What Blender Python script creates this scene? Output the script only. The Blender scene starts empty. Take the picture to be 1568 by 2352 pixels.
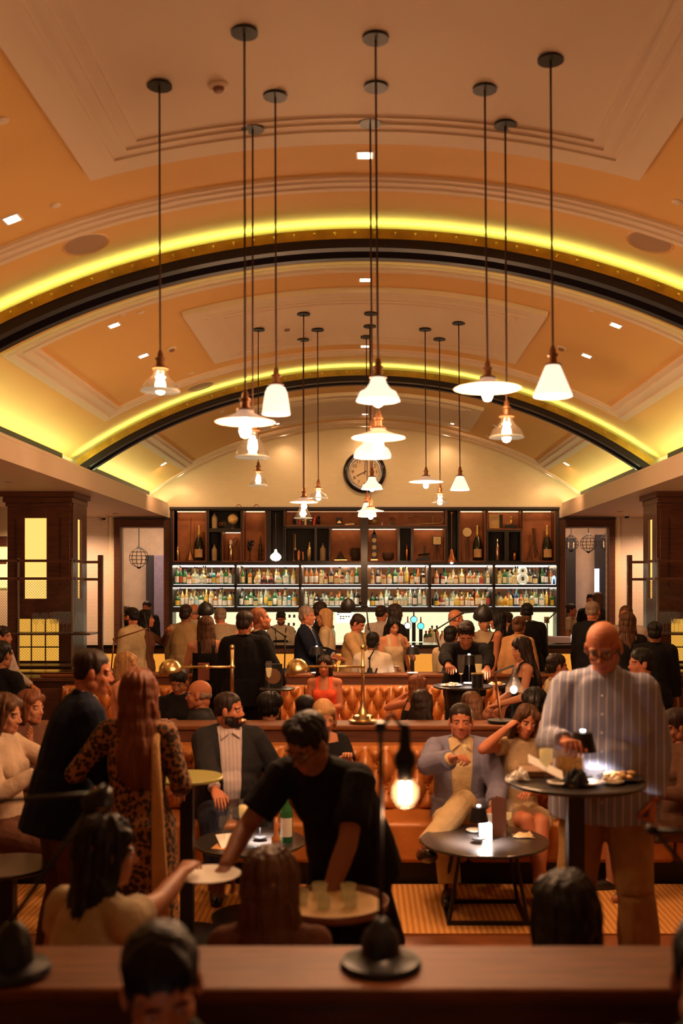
import bpy, bmesh, math, random
from mathutils import Vector, Matrix, noise
random.seed(7)
SC = bpy.context.scene
COL = SC.collection
PI = math.pi
FPX, HX, HY, EYE = 2300.0, 838.0, 1347.0, 1.98      # focal length in pixels, vanishing point, eye height
V = Vector
def P(px, py, d): return V(((px-HX)*d/FPX, d, EYE-(py-HY)*d/FPX))
def X(px, d): return (px-HX)*d/FPX
def Z(py, d): return EYE-(py-HY)*d/FPX

# ---------------------------------------------------------------- camera
cam = bpy.data.cameras.new('camera'); camo = bpy.data.objects.new('camera', cam); COL.objects.link(camo)
SC.camera = camo
camo.location = (0, 0, EYE); camo.rotation_euler = (PI/2, 0, 0)
cam.sensor_fit = 'VERTICAL'; cam.sensor_height = 36.0; cam.sensor_width = 24.0
cam.lens = 36.0*FPX/2352.0
cam.shift_x = -(HX-784)/2352.0; cam.shift_y = (HY-1176)/2352.0
cam.dof.use_dof = True; cam.dof.focus_distance = 12.5; cam.dof.aperture_fstop = 2.0
cam.clip_start = 0.05
# ---------------------------------------------------------------- world, exposure
w = bpy.data.worlds.new('world'); SC.world = w; w.use_nodes = True
w.node_tree.nodes['Background'].inputs[0].default_value = (0.9, 0.42, 0.16, 1)
w.node_tree.nodes['Background'].inputs[1].default_value = 0.04
SC.view_settings.view_transform = 'Standard'; SC.view_settings.look = 'None'
SC.view_settings.gamma = 1.0; SC.view_settings.use_curve_mapping = False
SC.view_settings.exposure = 1.78
# ---------------------------------------------------------------- light levels
L_SPOT, L_PEND, L_COVE, L_LEDGE = 13.0, 10.8, 14.5, 15.0
WARM = (1.0, 0.50, 0.23)
def lamp(kind, loc, e, col=WARM, size=0.05, rot=None, spot=None, blend=0.6, parent=None, area=None):
    l = bpy.data.lights.new('light', kind); l.energy = e; l.color = col
    if kind == 'AREA':
        l.shape = 'RECTANGLE'; l.size, l.size_y = area
    else: l.shadow_soft_size = size
    if kind == 'SPOT': l.spot_size = math.radians(spot); l.spot_blend = blend
    o = bpy.data.objects.new('light', l); COL.objects.link(o)
    if parent: o.parent = parent; o.location = V(loc)-wloc(parent)
    else: o.location = loc
    if rot: o.rotation_euler = rot
    return o

# ---------------------------------------------------------------- materials
MATS = {}
def lin(c): return tuple((v/12.92 if v <= .04045 else ((v+.055)/1.055)**2.4) for v in c)
def mat(name, col, rough=.55, metal=0, emit=None, es=1.0, bump=None, trans=0, alpha=1, var=0, coat=0, spec=.5, ior=1.45, vs=6, sheen=0):
    """col is linear rgb; bump=(scale,strength,(sx,sy,sz)); var = colour variation amount"""
    if name in MATS: return MATS[name]
    m = bpy.data.materials.new(name); m.use_nodes = True; MATS[name] = m
    nt = m.node_tree; b = nt.nodes['Principled BSDF']
    b.inputs['Base Color'].default_value = (*col, 1); b.inputs['Roughness'].default_value = rough
    b.inputs['Metallic'].default_value = metal; b.inputs['Specular IOR Level'].default_value = spec
    b.inputs['IOR'].default_value = ior
    if trans: b.inputs['Transmission Weight'].default_value = trans
    if alpha < 1: b.inputs['Alpha'].default_value = alpha
    if coat: b.inputs['Coat Weight'].default_value = coat; b.inputs['Coat Roughness'].default_value = .15
    if sheen: b.inputs['Sheen Weight'].default_value = sheen
    if emit:
        b.inputs['Emission Color'].default_value = (*emit, 1); b.inputs['Emission Strength'].default_value = es
    if bump or var:
        tc = nt.nodes.new('ShaderNodeTexCoord'); mp = nt.nodes.new('ShaderNodeMapping')
        nt.links.new(tc.outputs['Object'], mp.inputs[0])
        if bump: mp.inputs['Scale'].default_value = bump[2] if len(bump) > 2 else (1, 1, 1)
    if bump:
        n = nt.nodes.new('ShaderNodeTexNoise'); n.inputs['Scale'].default_value = bump[0]; n.inputs['Detail'].default_value = 4
        nt.links.new(mp.outputs[0], n.inputs['Vector'])
        bp = nt.nodes.new('ShaderNodeBump'); bp.inputs['Strength'].default_value = bump[1]; bp.inputs['Distance'].default_value = .02
        nt.links.new(n.outputs['Fac'], bp.inputs['Height']); nt.links.new(bp.outputs[0], b.inputs['Normal'])
    if var:
        n2 = nt.nodes.new('ShaderNodeTexNoise'); n2.inputs['Scale'].default_value = vs; n2.inputs['Detail'].default_value = 5
        nt.links.new(mp.outputs[0], n2.inputs['Vector'])
        r = nt.nodes.new('ShaderNodeValToRGB'); r.color_ramp.elements[0].position = .3; r.color_ramp.elements[1].position = .7
        r.color_ramp.elements[0].color = (*[c*(1-var) for c in col], 1); r.color_ramp.elements[1].color = (*[min(1, c*(1+var)) for c in col], 1)
        nt.links.new(n2.outputs['Fac'], r.inputs[0]); nt.links.new(r.outputs[0], b.inputs['Base Color'])
    return m
def wood(name, col, rough=.4, scale=(1, 8, 8), coat=.2):
    return mat(name, col, rough, bump=(6, .12, scale), var=.3, coat=coat, vs=5)
def cloth(name, col, rough=.85): return mat(name, col, rough, bump=(60, .25), var=.12, spec=.15, vs=12)
EMK = .42
def emis(name, col, s): return mat(name, (.04, .04, .04), emit=col, es=s*EMK)

M_field = mat('ceiling_paint', (.75, .46, .16), .6, bump=(40, .03), var=.03, vs=.6, spec=.25)
M_panel = mat('ceiling_plaster', (.75, .62, .46), .6, bump=(40, .03), spec=.25)
M_soffit = mat('soffit_paint', (.75, .60, .47), .6, bump=(30, .03), spec=.25)
M_wallw = mat('wall_cream', (.76, .68, .48), .45, bump=(30, .03))
M_steel = mat('dark_steel', (.018, .013, .016), .35, .3, spec=.5)
M_steelg = mat('grey_steel', (.12, .08, .085), .42, .3)
M_brass = mat('brass', (.55, .42, .10), .3, 1, bump=(12, .1), var=.25)
M_led = emis('led_strip', (.80, 1, .30), L_COVE)
M_ledge = emis('ledge_led', (.80, 1, .50), L_LEDGE)
M_black = mat('black_metal', (.012, .011, .012), .4, .2)
M_blackgloss = mat('black_lacquer', (.014, .012, .013), .16, 0, coat=.3)
M_cord = mat('brown_cord', (.05, .018, .012), .8)
M_oldbrass = mat('aged_brass', (.22, .10, .045), .4, .8)
M_polbrass = mat('polished_brass', (.62, .45, .22), .28, 1)
M_copper = mat('copper', (.55, .22, .1), .3, 1)
M_wdark = wood('dark_wood', (.045, .017, .010), .42)
M_wdark2 = wood('panelled_wood', (.085, .028, .014), .45)
M_wtop = wood('counter_wood', (.17, .058, .020), .5, coat=0); M_wtop.node_tree.nodes['Principled BSDF'].inputs['Specular IOR Level'].default_value = .2
M_wframe = wood('frame_wood', (.014, .010, .011), .5)
M_leather = mat('tan_leather', (.46, .155, .032), .33, bump=(50, .15), var=.15, coat=.15)
M_glass = mat('clear_glass', (1, .97, .92), .03, trans=1, ior=1.45)
M_white = mat('white_china', (.8, .76, .7), .3)
M_paper = mat('white_paper', (.85, .82, .76), .8)
M_milk = emis('milk_glass_lit', (1, .76, .55), .95)
M_dish = mat('opal_dish', (.42, .32, .25), .4, emit=(1, .58, .36), es=.13)
M_bulb = emis('lit_bulb', (1, .72, .42), 22)
M_downl = emis('downlight_lens', (1, .62, .4), 7)
M_amber = mat('amber_glass_lit', (.8, .5, .2), .5, emit=(1, .60, .15), es=.34)
M_mirror = mat('mirror', (.75, .70, .66), .03, 1)

def tile_mat(name, col, sx=4.0, rough=.22, mortar=.8):
    m = bpy.data.materials.new(name); m.use_nodes = True; MATS[name] = m
    nt = m.node_tree; b = nt.nodes['Principled BSDF']; b.inputs['Roughness'].default_value = rough
    tc = nt.nodes.new('ShaderNodeTexCoord'); mp = nt.nodes.new('ShaderNodeMapping'); mp.inputs['Rotation'].default_value = (PI/2, 0, 0)
    br = nt.nodes.new('ShaderNodeTexBrick'); br.inputs['Color1'].default_value = (*col, 1); br.inputs['Color2'].default_value = (*[c*.96 for c in col], 1)
    br.inputs['Mortar'].default_value = (*[c*mortar for c in col], 1); br.inputs['Scale'].default_value = sx
    br.inputs['Mortar Size'].default_value = .008
    bp = nt.nodes.new('ShaderNodeBump'); bp.inputs['Strength'].default_value = .2; bp.inputs['Distance'].default_value = .004; bp.invert = True
    nt.links.new(tc.outputs['Object'], mp.inputs[0]); nt.links.new(mp.outputs[0], br.inputs['Vector'])
    nt.links.new(br.outputs['Color'], b.inputs['Base Color']); nt.links.new(br.outputs['Fac'], bp.inputs['Height']); nt.links.new(bp.outputs[0], b.inputs['Normal'])
    return m
M_tile = tile_mat('white_tile', (.75, .66, .57), 4)
M_tileb = tile_mat('cream_tile', (.78, .70, .47), 4, .35, .92)

# ---------------------------------------------------------------- mesh builder
def wloc(o):
    l = V((0, 0, 0))
    while o: l += o.location; o = o.parent
    return l
class MB:
    def __init__(s): s.v = []; s.f = []; s.m = []; s.mi = 0
    def add(s, vs, fs):
        n = len(s.v); s.v += [V(v) for v in vs]; s.f += [[i+n for i in f] for f in fs]; s.m += [s.mi]*len(fs); return s
    def box(s, x0, x1, y0, y1, z0, z1, M=None):
        vs = [V(p) for p in ((x0,y0,z0),(x1,y0,z0),(x1,y1,z0),(x0,y1,z0),(x0,y0,z1),(x1,y0,z1),(x1,y1,z1),(x0,y1,z1))]
        if M: vs = [M @ v for v in vs]
        return s.add(vs, [(0,3,2,1),(4,5,6,7),(0,1,5,4),(1,2,6,5),(2,3,7,6),(3,0,4,7)])
    def loft(s, rings, cap=True):
        n = len(rings[0]); vs = [p for r in rings for p in r]; fs = []
        for k in range(len(rings)-1):
            for i in range(n):
                j = (i+1) % n; fs.append((k*n+i, k*n+j, (k+1)*n+j, (k+1)*n+i))
        if cap: fs.append(tuple(range(n-1, -1, -1))); fs.append(tuple((len(rings)-1)*n+i for i in range(n)))
        return s.add(vs, fs)
    def tube(s, path, rad, n=10, cap=True):
        path = [V(p) for p in path]
        if not hasattr(rad, '__len__'): rad = [rad]*len(path)
        rings = []; up = None
        for i, p in enumerate(path):
            a = path[max(0, i-1)]; b = path[min(len(path)-1, i+1)]; t = (b-a)
            t = t.normalized() if t.length > 1e-9 else V((0, 0, 1))
            if up is None: up = t.orthogonal().normalized()
            up = (up - t*up.dot(t)); up = up.normalized() if up.length > 1e-6 else t.orthogonal().normalized()
            w_ = t.cross(up); r = rad[i]
            rings.append([p + up*(r*math.cos(2*PI*k/n)) + w_*(r*math.sin(2*PI*k/n)) for k in range(n)])
        return s.loft(rings, cap)
    def lathe(s, prof, c=(0, 0, 0), n=20, M=None, cap=True):
        c = V(c); rings = []
        for r, z in prof:
            rr = max(r, 1e-4)
            ring = [V((rr*math.cos(2*PI*k/n), rr*math.sin(2*PI*k/n), z)) for k in range(n)]
            if M: ring = [M @ p for p in ring]
            rings.append([c+p for p in ring])
        return s.loft(rings, cap)
    def ell(s, c, r, n=12, m=8, M=None):
        c = V(c); rings = []
        for i in range(m+1):
            th = PI*i/m; th = min(max(th, .02), PI-.02)
            ring = [V((r[0]*math.sin(th)*math.cos(2*PI*k/n), r[1]*math.sin(th)*math.sin(2*PI*k/n), -r[2]*math.cos(th))) for k in range(n)]
            if M: ring = [M @ p for p in ring]
            rings.append([c+p for p in ring])
        return s.loft(rings)
    def prism(s, pts, y0, y1):            # polygon in x,z extruded along y
        n = len(pts); vs = [V((x, y0, z)) for x, z in pts]+[V((x, y1, z)) for x, z in pts]
        return s.add(vs, [tuple(range(n)), tuple(range(2*n-1, n-1, -1))]+[(i, (i+n), (i+1) % n+n, (i+1) % n) for i in range(n)])
    def mesh(s, name, off=V((0, 0, 0)), smooth=True, mats=()):
        me = bpy.data.meshes.new(name); me.from_pydata([tuple(v-off) for v in s.v], [], s.f)
        if smooth: me.shade_smooth()
        for m in mats: me.materials.append(m)
        if any(s.m):
            for p, i in zip(me.polygons, s.m): p.material_index = i
        me.validate(); return me
    def build(s, name, m, parent=None, smooth=False, bev=0, local=False, auto=False):
        if parent and not local: off = wloc(parent)
        elif parent: off = V((0, 0, 0))
        else:
            xs = [v.x for v in s.v]; ys = [v.y for v in s.v]; zs = [v.z for v in s.v]
            off = V(((min(xs)+max(xs))/2, (min(ys)+max(ys))/2, min(zs)))
        me = s.mesh(name, off, smooth, m if isinstance(m, (list, tuple)) else (m,))
        o = bpy.data.objects.new(name, me); COL.objects.link(o)
        if parent: o.parent = parent
        else: o.location = off
        if auto: me.set_sharp_from_angle(angle=math.radians(40))
        if bev:
            b = o.modifiers.new('b', 'BEVEL'); b.width = bev; b.segments = 2; b.limit_method = 'ANGLE'
        return o
USED = {}
def tag(o, label, cat, group=None, kind=None):
    if label in USED: print('DUPLICATE LABEL', label)
    USED[label] = 1
    o['label'] = label; o['category'] = cat
    if group: o['group'] = group
    if kind: o['kind'] = kind
    return o
def thing(name, label, cat, loc, group=None, rz=0):
    o = bpy.data.objects.new(name, None); COL.objects.link(o); o.location = loc; o.rotation_euler = (0, 0, rz)
    o.empty_display_size = .1
    return tag(o, label, cat, group)
def struct(mb, name, m, label=None, **k):
    o = mb.build(name, m, **k); o['kind'] = 'structure'
    if label: o['label'] = label
    return o
def box(*a): return MB().box(*a)
def dup(root):
    c = root.copy(); COL.objects.link(c)
    for ch in root.children:
        d = ch.copy(); COL.objects.link(d); d.parent = c
        for g in ch.children:
            e = g.copy(); COL.objects.link(e); e.parent = d
    return c
# ================================================================ ROOM
CR, CC, HW = 6.5, 4.77, 3.72
def vz(x): return CC-(CR-math.sqrt(CR*CR-x*x))
def arc_slab(mb, x0, x1, y0, y1, t0, t1, n=32):
    """curved slab hugging the vault: from t0 below it to t1 below it"""
    rings = []
    for i in range(n+1):
        x = x0+(x1-x0)*i/n; z = vz(x); nx = x/CR
        rings.append([V((x-nx*t0*1.0, y0, z-t0)), V((x-nx*t0, y1, z-t0)), V((x-nx*t1, y1, z-t1)), V((x-nx*t1, y0, z-t1))])
    return mb.loft(rings)
RIBS = (7.65, 12.6)
WALLY = 17.55
mb = MB(); arc_slab(mb, -HW, HW, -3, WALLY, -.12, 0, 64)
vault = struct(mb, 'ceiling', M_field, smooth=False, auto=False)
for s, nm in ((-1, 'left'), (1, 'right')):
    lo, hi = sorted((s*3.45, s*9))
    o = struct(box(lo, hi, -3, WALLY, 3.19, 3.40), 'ceiling', M_soffit, 'low flat ceiling beside the vault over the %s aisle' % nm)
    lo, hi = sorted((s*3.45, s*3.49))
    struct(box(lo, hi, -3, WALLY, 3.40, 3.445), 'trim_1', M_soffit, 'lip of the %s cove ledge' % nm, bev=.005)
    lo, hi = sorted((s*3.72, s*3.80))
    struct(box(lo, hi, -3, WALLY, 3.40, 3.66), 'trim_2', M_panel, '%s upstand under the vault springing' % nm)
    for y0, y1 in ((3.2, 7.3), (8.3, 12.25), (13.2, 17.2)):
        lo, hi = sorted((s*3.70, s*3.725))
        o = box(lo, hi, y0, y1, 3.535, 3.605).build('air_slot', M_black)
        tag(o, 'long dark air slot along the %s edge of the %s vault bay' % (nm, {3.2: 'nearest', 8.3: 'middle', 13.2: 'farthest'}[y0]), 'vent', 'linear air slots at the vault edges')
        lo, hi = sorted((s*3.51, s*3.55))
        o = box(lo, hi, y0-.1, y1+.2, 3.402, 3.412).build('light_strip', M_ledge)
        if y0 > 13: o.data.materials.clear(); o.data.materials.append(emis('ledge_led_far', (.85, 1, .55), L_LEDGE*1.0))
        if y0 < 8: o.data.materials.clear(); o.data.materials.append(emis('ledge_led_dim', (.8, 1, .25), L_LEDGE*.3))
        tag(o, 'hidden yellow light strip lying on the %s cove ledge, %s bay' % (nm, {3.2: 'nearest', 8.3: 'middle', 13.2: 'farthest'}[y0]), 'light strip', 'cove ledge light strips')
# plaster trims and central panels of the bays
tn = 3
for (ya, yb, pa, pb) in ((3.2, 7.01, 3.0, 6.2), (8.6, 11.98, 9.33, 11.32), (13.55, 17.03, 14.35, 16.3)):
    mb = MB()
    for (t0, t1, ins, wd) in ((0, .022, 0, .23), (.022, .034, .03, .05), (.022, .034, .13, .05)):
        xo = 3.12-ins; y0 = ya+ins; y1 = yb-ins
        arc_slab(mb, -xo, xo, y0, y0+wd, t0, t1); arc_slab(mb, -xo, xo, y1-wd, y1, t0, t1)
        arc_slab(mb, -xo, -xo+wd, y0+wd, y1-wd, t0, t1, 4); arc_slab(mb, xo-wd, xo, y0+wd, y1-wd, t0, t1, 4)
    struct(mb, 'trim_%d' % tn, M_panel, 'moulded plaster frame on the vault'); tn += 1
    mb = MB(); arc_slab(mb, -1.71, 1.71, pa, pb, 0, .05)
    for ins, wd in ((.16, .035), (.24, .05), (.34, .03)):
        xo = 1.71-ins; y0 = pa+ins; y1 = pb-ins
        arc_slab(mb, -xo, xo, y0, y0+wd, .05, .062); arc_slab(mb, -xo, xo, y1-wd, y1, .05, .062)
        arc_slab(mb, -xo, -xo+wd, y0+wd, y1-wd, .05, .062, 2); arc_slab(mb, xo-wd, xo, y0+wd, y1-wd, .05, .062, 2)
    struct(mb, 'trim_%d' % tn, M_panel, 'raised plaster panel at the crown of the vault'); tn += 1
# narrow mouldings close to the end wall
mb = MB(); arc_slab(mb, -3.7, 3.7, 17.2, 17.26, 0, .03, 48); arc_slab(mb, -3.7, 3.7, 17.32, 17.36, 0, .03, 48)
struct(mb, 'trim_%d' % tn, M_panel, 'double plaster moulding beside the end wall'); tn += 1
# ribs
for y, nm in zip(RIBS, ('nearer', 'farther')):
    r = thing('arched_beam', '%s dark steel arched beam with riveted brass edge crossing the vault' % nm, 'beam', (0, y, 3.45), 'arched beams across the vault')
    mb = MB(); arc_slab(mb, -3.68, 3.68, y-.012, y, .06, .135, 64); mb.build('brass_strip', M_brass, r)
    mb = MB()
    n = 46
    for i in range(n):
        x = -3.6+7.2*(i+.5)/n
        mb.ell((x-x/CR*.1, y-.013, vz(x)-.095), (.013, .008, .013), 6, 4)
    o = mb.build('rivets', M_brass, r, smooth=True); o['kind'] = 'stuff'
    mb = MB(); arc_slab(mb, -3.68, 3.68, y, y+.09, .115, .20, 64); mb.build('front_flange', M_steel, r)
    mb = MB(); arc_slab(mb, -3.68, 3.68, y+.09, y+.24, .10, .135, 64); mb.build('web_plate', M_steelg, r)
    mb = MB(); arc_slab(mb, -3.68, 3.68, y+.24, y+.32, .115, .20, 64); mb.build('rear_flange', M_steel, r)
    mb = MB(); arc_slab(mb, -3.68, 3.68, y+.32, y+.42, .10, .15, 64); mb.build('rear_plate', M_steelg, r)
    mb = MB(); arc_slab(mb, -3.66, 3.66, y+.010, y+.045, .063, .068, 64)
    mb.build('light_strip', M_led, r)
    mb = MB(); arc_slab(mb, -3.66, 3.66, y+.36, y+.40, .085, .092, 64)
    mb.build('light_strip', emis('led_strip_back', (.7, 1, .25), L_COVE*.15), r)
    for s in (-1, 1):
        box(*sorted((s*3.50, s*3.72)), y+.0, y+.42, 3.40, 3.47).build('foot', M_steel, r)
# walls and floor
mb = MB(); mb.box(-9, 9, WALLY, WALLY+.15, 0, 3.19)
holes = None
W1 = (X(276, 17.45), X(376, 17.45)); W2 = (X(1298, 17.45), X(1398, 17.45)); WT = Z(1212, 17.45); WB = .9
mb = MB()
for a, b_ in ((-9, W1[0]), (W1[1], W2[0]), (W2[1], 9)): mb.box(a, b_, WALLY, WALLY+.15, 0, 3.40)
for a, b_ in (W1, W2): mb.box(a, b_, WALLY, WALLY+.15, 0, WB); mb.box(a, b_, WALLY, WALLY+.15, WT, 3.40)
struct(mb, 'wall_back', M_tile, 'white tiled back wall behind the bar')
mb = MB(); pts = [(-3.8, 3.40)]+[(3.8*(-1+2*i/40), vz(min(HW, max(-HW, 3.8*(-1+2*i/40))))+.05) for i in range(41)]+[(3.8, 3.40)]
mb.prism(pts, WALLY, WALLY+.15); struct(mb, 'wall_back', M_tileb, 'cream tiled arched wall above the back bar')
struct(box(-9.15, -9, -3, 22, 0, 3.4), 'wall_left', M_soffit); struct(box(9, 9.15, -3, 22, 0, 3.4), 'wall_right', M_soffit)
struct(box(-9, 9, -3.15, -3, 0, 5), 'wall_front', M_soffit)
struct(box(-9, 9, -3, 22, -.1, 0), 'floor', wood('floor_wood', (.20, .065, .022), .35, (1, 1, 1)))
# plaster room seen through the two framed openings
struct(box(-9, 9, 21.2, 21.35, 0, 4.2), 'wall_back', mat('plaster_beyond', (.55, .42, .32), .7, bump=(8, .2), var=.1), 'plaster wall of the room beyond')
struct(box(-9, 9, WALLY+.15, 21.2, 3.75, 3.85), 'ceiling', M_panel, 'ceiling of the room beyond')
M_niche = mat('dark_shutter', (.03, .028, .035), .5)
for (a, b_, y0, y1, d, nm, m) in ((335, 352, 1275, 1480, 20.9, 'dark shutter on the left wall of the room beyond', M_niche), (353, 378, 1275, 1480, 20.8, 'lilac curtain strip in the room beyond, left', cloth('lilac_cloth', (.24, .2, .3))),
      (1300, 1322, 1235, 1480, 20.9, 'dark shutter left of the plaster pier, room beyond', M_niche), (1366, 1398, 1228, 1480, 20.9, 'dark shutter right of the plaster pier, room beyond', M_niche)):
    o = MB().box(X(a, d), X(b_, d), d, d+.06, 0, Z(y0, d)).build('shutter', m, bev=.01); tag(o, nm, 'shutter')
o = MB().box(X(1366, 20.8), X(1376, 20.8), 20.8, 20.86, Z(1400, 20.8), Z(1306, 20.8)).build('window_1', emis('day_window', (.75, .85, 1), .9)); o['kind'] = 'structure'
lamp('AREA', (-4.3, 19.6, 3.6), 25, (1, .66, .42), area=(1.6, 1), rot=(0, 0, 0)); lamp('AREA', (4.3, 19.6, 3.6), 20, (1, .6, .38), area=(1.6, 1))
for nm, a, b_ in (('left', 262, 390), ('right', 1284, 1412)):
    r = thing('mirror_frame', 'tall dark wooden frame around the opening on the %s of the back bar' % nm, 'frame', (X((a+b_)/2, 17.4), 17.4, .9), 'framed openings beside the bar')
    x0, x1 = X(a, 17.4), X(b_, 17.4); t = Z(1192, 17.4)
    box(x0, x0+.105, 17.38, WALLY, .9, t).build('stile', M_wdark2, r, bev=.006)
    box(x1-.105, x1, 17.38, WALLY, .9, t).build('stile', M_wdark2, r, bev=.006)
    box(x0+.105, x1-.105, 17.38, WALLY, t-.14, t).build('top_rail', M_wdark2, r, bev=.006)
    box(x0-.01, x1+.01, 17.36, WALLY, t, t+.02).build('cap', M_wframe, r)
    lo, hi = (x0-.11, x0-.02) if nm == 'left' else (x1+.02, x1+.11)
    struct(box(lo, hi, 17.48, WALLY, .9, 3.19), 'trim_%d' % tn, M_wallw, 'pale vertical corner strip beside the framed opening'); tn += 1
struct(box(-9, 9, WALLY-.02, WALLY, 0, .12), 'baseboard_back', M_wdark)
# rug
m = bpy.data.materials.new('woven_rug'); m.use_nodes = True; nt = m.node_tree; b = nt.nodes['Principled BSDF']; b.inputs['Roughness'].default_value = .9
tc = nt.nodes.new('ShaderNodeTexCoord')
w1 = nt.nodes.new('ShaderNodeTexWave'); w1.bands_direction = 'X'; w1.inputs['Scale'].default_value = 9; w1.inputs['Distortion'].default_value = .8; w1.inputs['Detail Scale'].default_value = 3
w2 = nt.nodes.new('ShaderNodeTexWave'); w2.bands_direction = 'Y'; w2.inputs['Scale'].default_value = 14; w2.inputs['Distortion'].default_value = .8
mx = nt.nodes.new('ShaderNodeMath'); mx.operation = 'MULTIPLY'
r_ = nt.nodes.new('ShaderNodeValToRGB'); r_.color_ramp.elements[0].color = (.42, .16, .03, 1); r_.color_ramp.elements[1].color = (.95, .50, .12, 1)
for q in (w1, w2): nt.links.new(tc.outputs['Object'], q.inputs['Vector'])
nt.links.new(w1.outputs['Fac'], mx.inputs[0]); nt.links.new(w2.outputs['Fac'], mx.inputs[1]); nt.links.new(mx.outputs[0], r_.inputs[0]); nt.links.new(r_.outputs[0], b.inputs['Base Color'])
bp = nt.nodes.new('ShaderNodeBump'); bp.inputs['Strength'].default_value = .6; bp.inputs['Distance'].default_value = .01; nt.links.new(mx.outputs[0], bp.inputs['Height']); nt.links.new(bp.outputs[0], b.inputs['Normal'])
M_rug = m
for y0, y1, nm in ((5.68, 6.62, 'in front of the tan leather sofa'), (9.6, 10.6, 'in front of the farther tufted sofa')):
    o = box(-3.6, 3.6, y0, y1, 0, .012).build('rug', M_rug); tag(o, 'woven golden straw rug %s' % nm, 'rug')

# ceiling fittings
def on_vault(px, py):
    d = 3.0
    for _ in range(4000):
        x = X(px, d)
        if abs(x) < HW and Z(py, d) >= vz(x): break
        d += .005
    return V((x, d, vz(x)))
def vnorm(x): return V((-x/CR, 0, -math.sqrt(1-(x/CR)**2)))
def vframe(p, t=0):
    n = vnorm(p.x); r = Matrix.Rotation(math.atan2(n.x, -n.z), 4, 'Y')    # local -z points into the room
    return Matrix.Translation(p+n*t) @ Matrix.Rotation(-math.atan2(n.x, -n.z), 4, 'Y')
dls = []
for y, xs in ((6.47, (-2.28, 0, 2.28)), (9.1, (-2.28, 0, 2.28)), (10.3, (-2.28, 2.28)), (11.62, (0,)), (14.3, (0,)), (15.9, (-3.2, -1.41, 0, 1.41, 3.2)), (17.3, (-3.2, -1.41, 0, 1.41, 3.2)), (4.2, (-2.28, 2.28, 0))):
    for x in xs: dls.append((x, y))
sidew = lambda x: 'at the crown' if x == 0 else ('far ' if abs(x) > 3 else '')+('left' if x < 0 else 'right')
ROWN = {6.47: 'nearest visible row', 9.1: 'middle bay, before the panel', 10.3: 'middle bay, beside the panel', 11.62: 'middle bay, behind the panel', 14.3: 'farthest bay, panel front', 15.9: 'farthest bay, second row from the wall', 17.3: 'row nearest the end wall', 4.2: 'row above the picture edge'}
for x, y in dls:
    p = V((x, y, vz(x))); ins = .05 if abs(x) < 1.71 and (3 < y < 6.2 or 9.33 < y < 11.32 or 14.35 < y < 16.3) else 0
    r = thing('ceiling_spotlight', 'square recessed vault spotlight %s, %s' % (sidew(x), ROWN[y]), 'ceiling light', p, 'square downlights of the vault')
    M = vframe(p, ins)
    mb = MB(); s = .058
    for a in ((-s, s, -s, -s+.012), (-s, s, s-.012, s), (-s, -s+.012, -s+.012, s-.012), (s-.012, s, -s+.012, s-.012)):
        mb.box(*a, -.008, .0, M=M)
    mb.build('trim_ring', M_white, r)
    MB().box(-s+.012, s-.012, -s+.012, s-.012, -.003, .001, M=M).build('lens', M_downl, r)
    for k in (-1, 0, 1):
        MB().lathe([(.013, -.006), (.013, -.003)], (0, 0, 0), 10, M=M @ Matrix.Translation((0, k*.028, 0))).build('lamp_face', emis('spot_lamp', (1, .85, .7), 20), r)
    if y < 15 or True:
        e = L_SPOT*(.5 if y > 15 else 1.0)
        e = L_SPOT*(.16 if y > 17 else .95 if y > 15 else .45 if y > 8.5 else .15 if y < 5 else .8)
        lamp('SPOT', p+V((0, 0, -.07-ins)), e, (1, .6, .3) if y > 17 else WARM, .04, (math.radians(10) if y > 17 else math.radians(42) if y > 15 else 0, 0, 0), 130 if y > 15 else 95, .9)
for px, py, nm in ((197, 560, 'left of the nearer beam'), (1492, 555, 'right of the nearer beam'), (460, 887, 'left of the farther beam')):
    p = on_vault(px, py); M = vframe(p)
    r = thing('ceiling_speaker', 'round flush ceiling speaker grille, %s' % nm, 'speaker', p, 'round ceiling speakers')
    MB().lathe([(.17, -.008), (.175, 0), (.155, 0), (.155, -.006)], n=28, M=M, cap=False).build('ring', M_panel, r, smooth=False)
    MB().lathe([(.155, -.003), (.155, .0)], n=28, M=M).build('grille', mat('speaker_grille', (.38, .24, .15), .8), r)
for px, py, nm in ((498, 172, 'beside the tallest pendant cords'), (393, 799, 'left of the middle bay panel'), (1290, 797, 'right of the middle bay panel'), (657, 741, 'on the middle bay panel'), (834, 910, 'on the farthest bay panel'), (530, 975, 'left on the farthest bay'), (1137, 978, 'right on the farthest bay')):
    p = on_vault(px, py); M = vframe(p, .05 if nm.endswith('panel') and nm.startswith('on') or px == 498 else 0)
    r = thing('smoke_detector', 'small round white smoke detector %s' % nm, 'detector', p, 'smoke detectors on the vault')
    MB().lathe([(.055, 0), (.055, -.012), (.04, -.02)][::-1], n=20, M=M).build('base', M_panel, r, smooth=False)
    MB().lathe([(.032, -.02), (.026, -.038), (.012, -.042)][::-1], n=16, M=M).build('sensor', mat('detector_dark', (.28, .14, .08), .5), r)
for px, py, nm in ((127, 470, 'near left'), (1555, 463, 'near right'), (282, 722, 'middle left, outer'), (323, 717, 'middle left, inner'), (440, 857, 'lower middle left'), (1358, 712, 'middle right'), (509, 945, 'far left'), (1119, 1001, 'far right'), (5, 275, 'nearest, at the left edge')):
    p = on_vault(px, py); M = vframe(p)
    o = MB().lathe([(.02, -.012), (.035, -.006), (.035, 0)], n=16, M=M).build('sprinkler_cap', M_panel); tag(o, 'tiny round sprinkler cover on the vault, %s' % nm, 'sprinkler', 'sprinkler covers')
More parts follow.
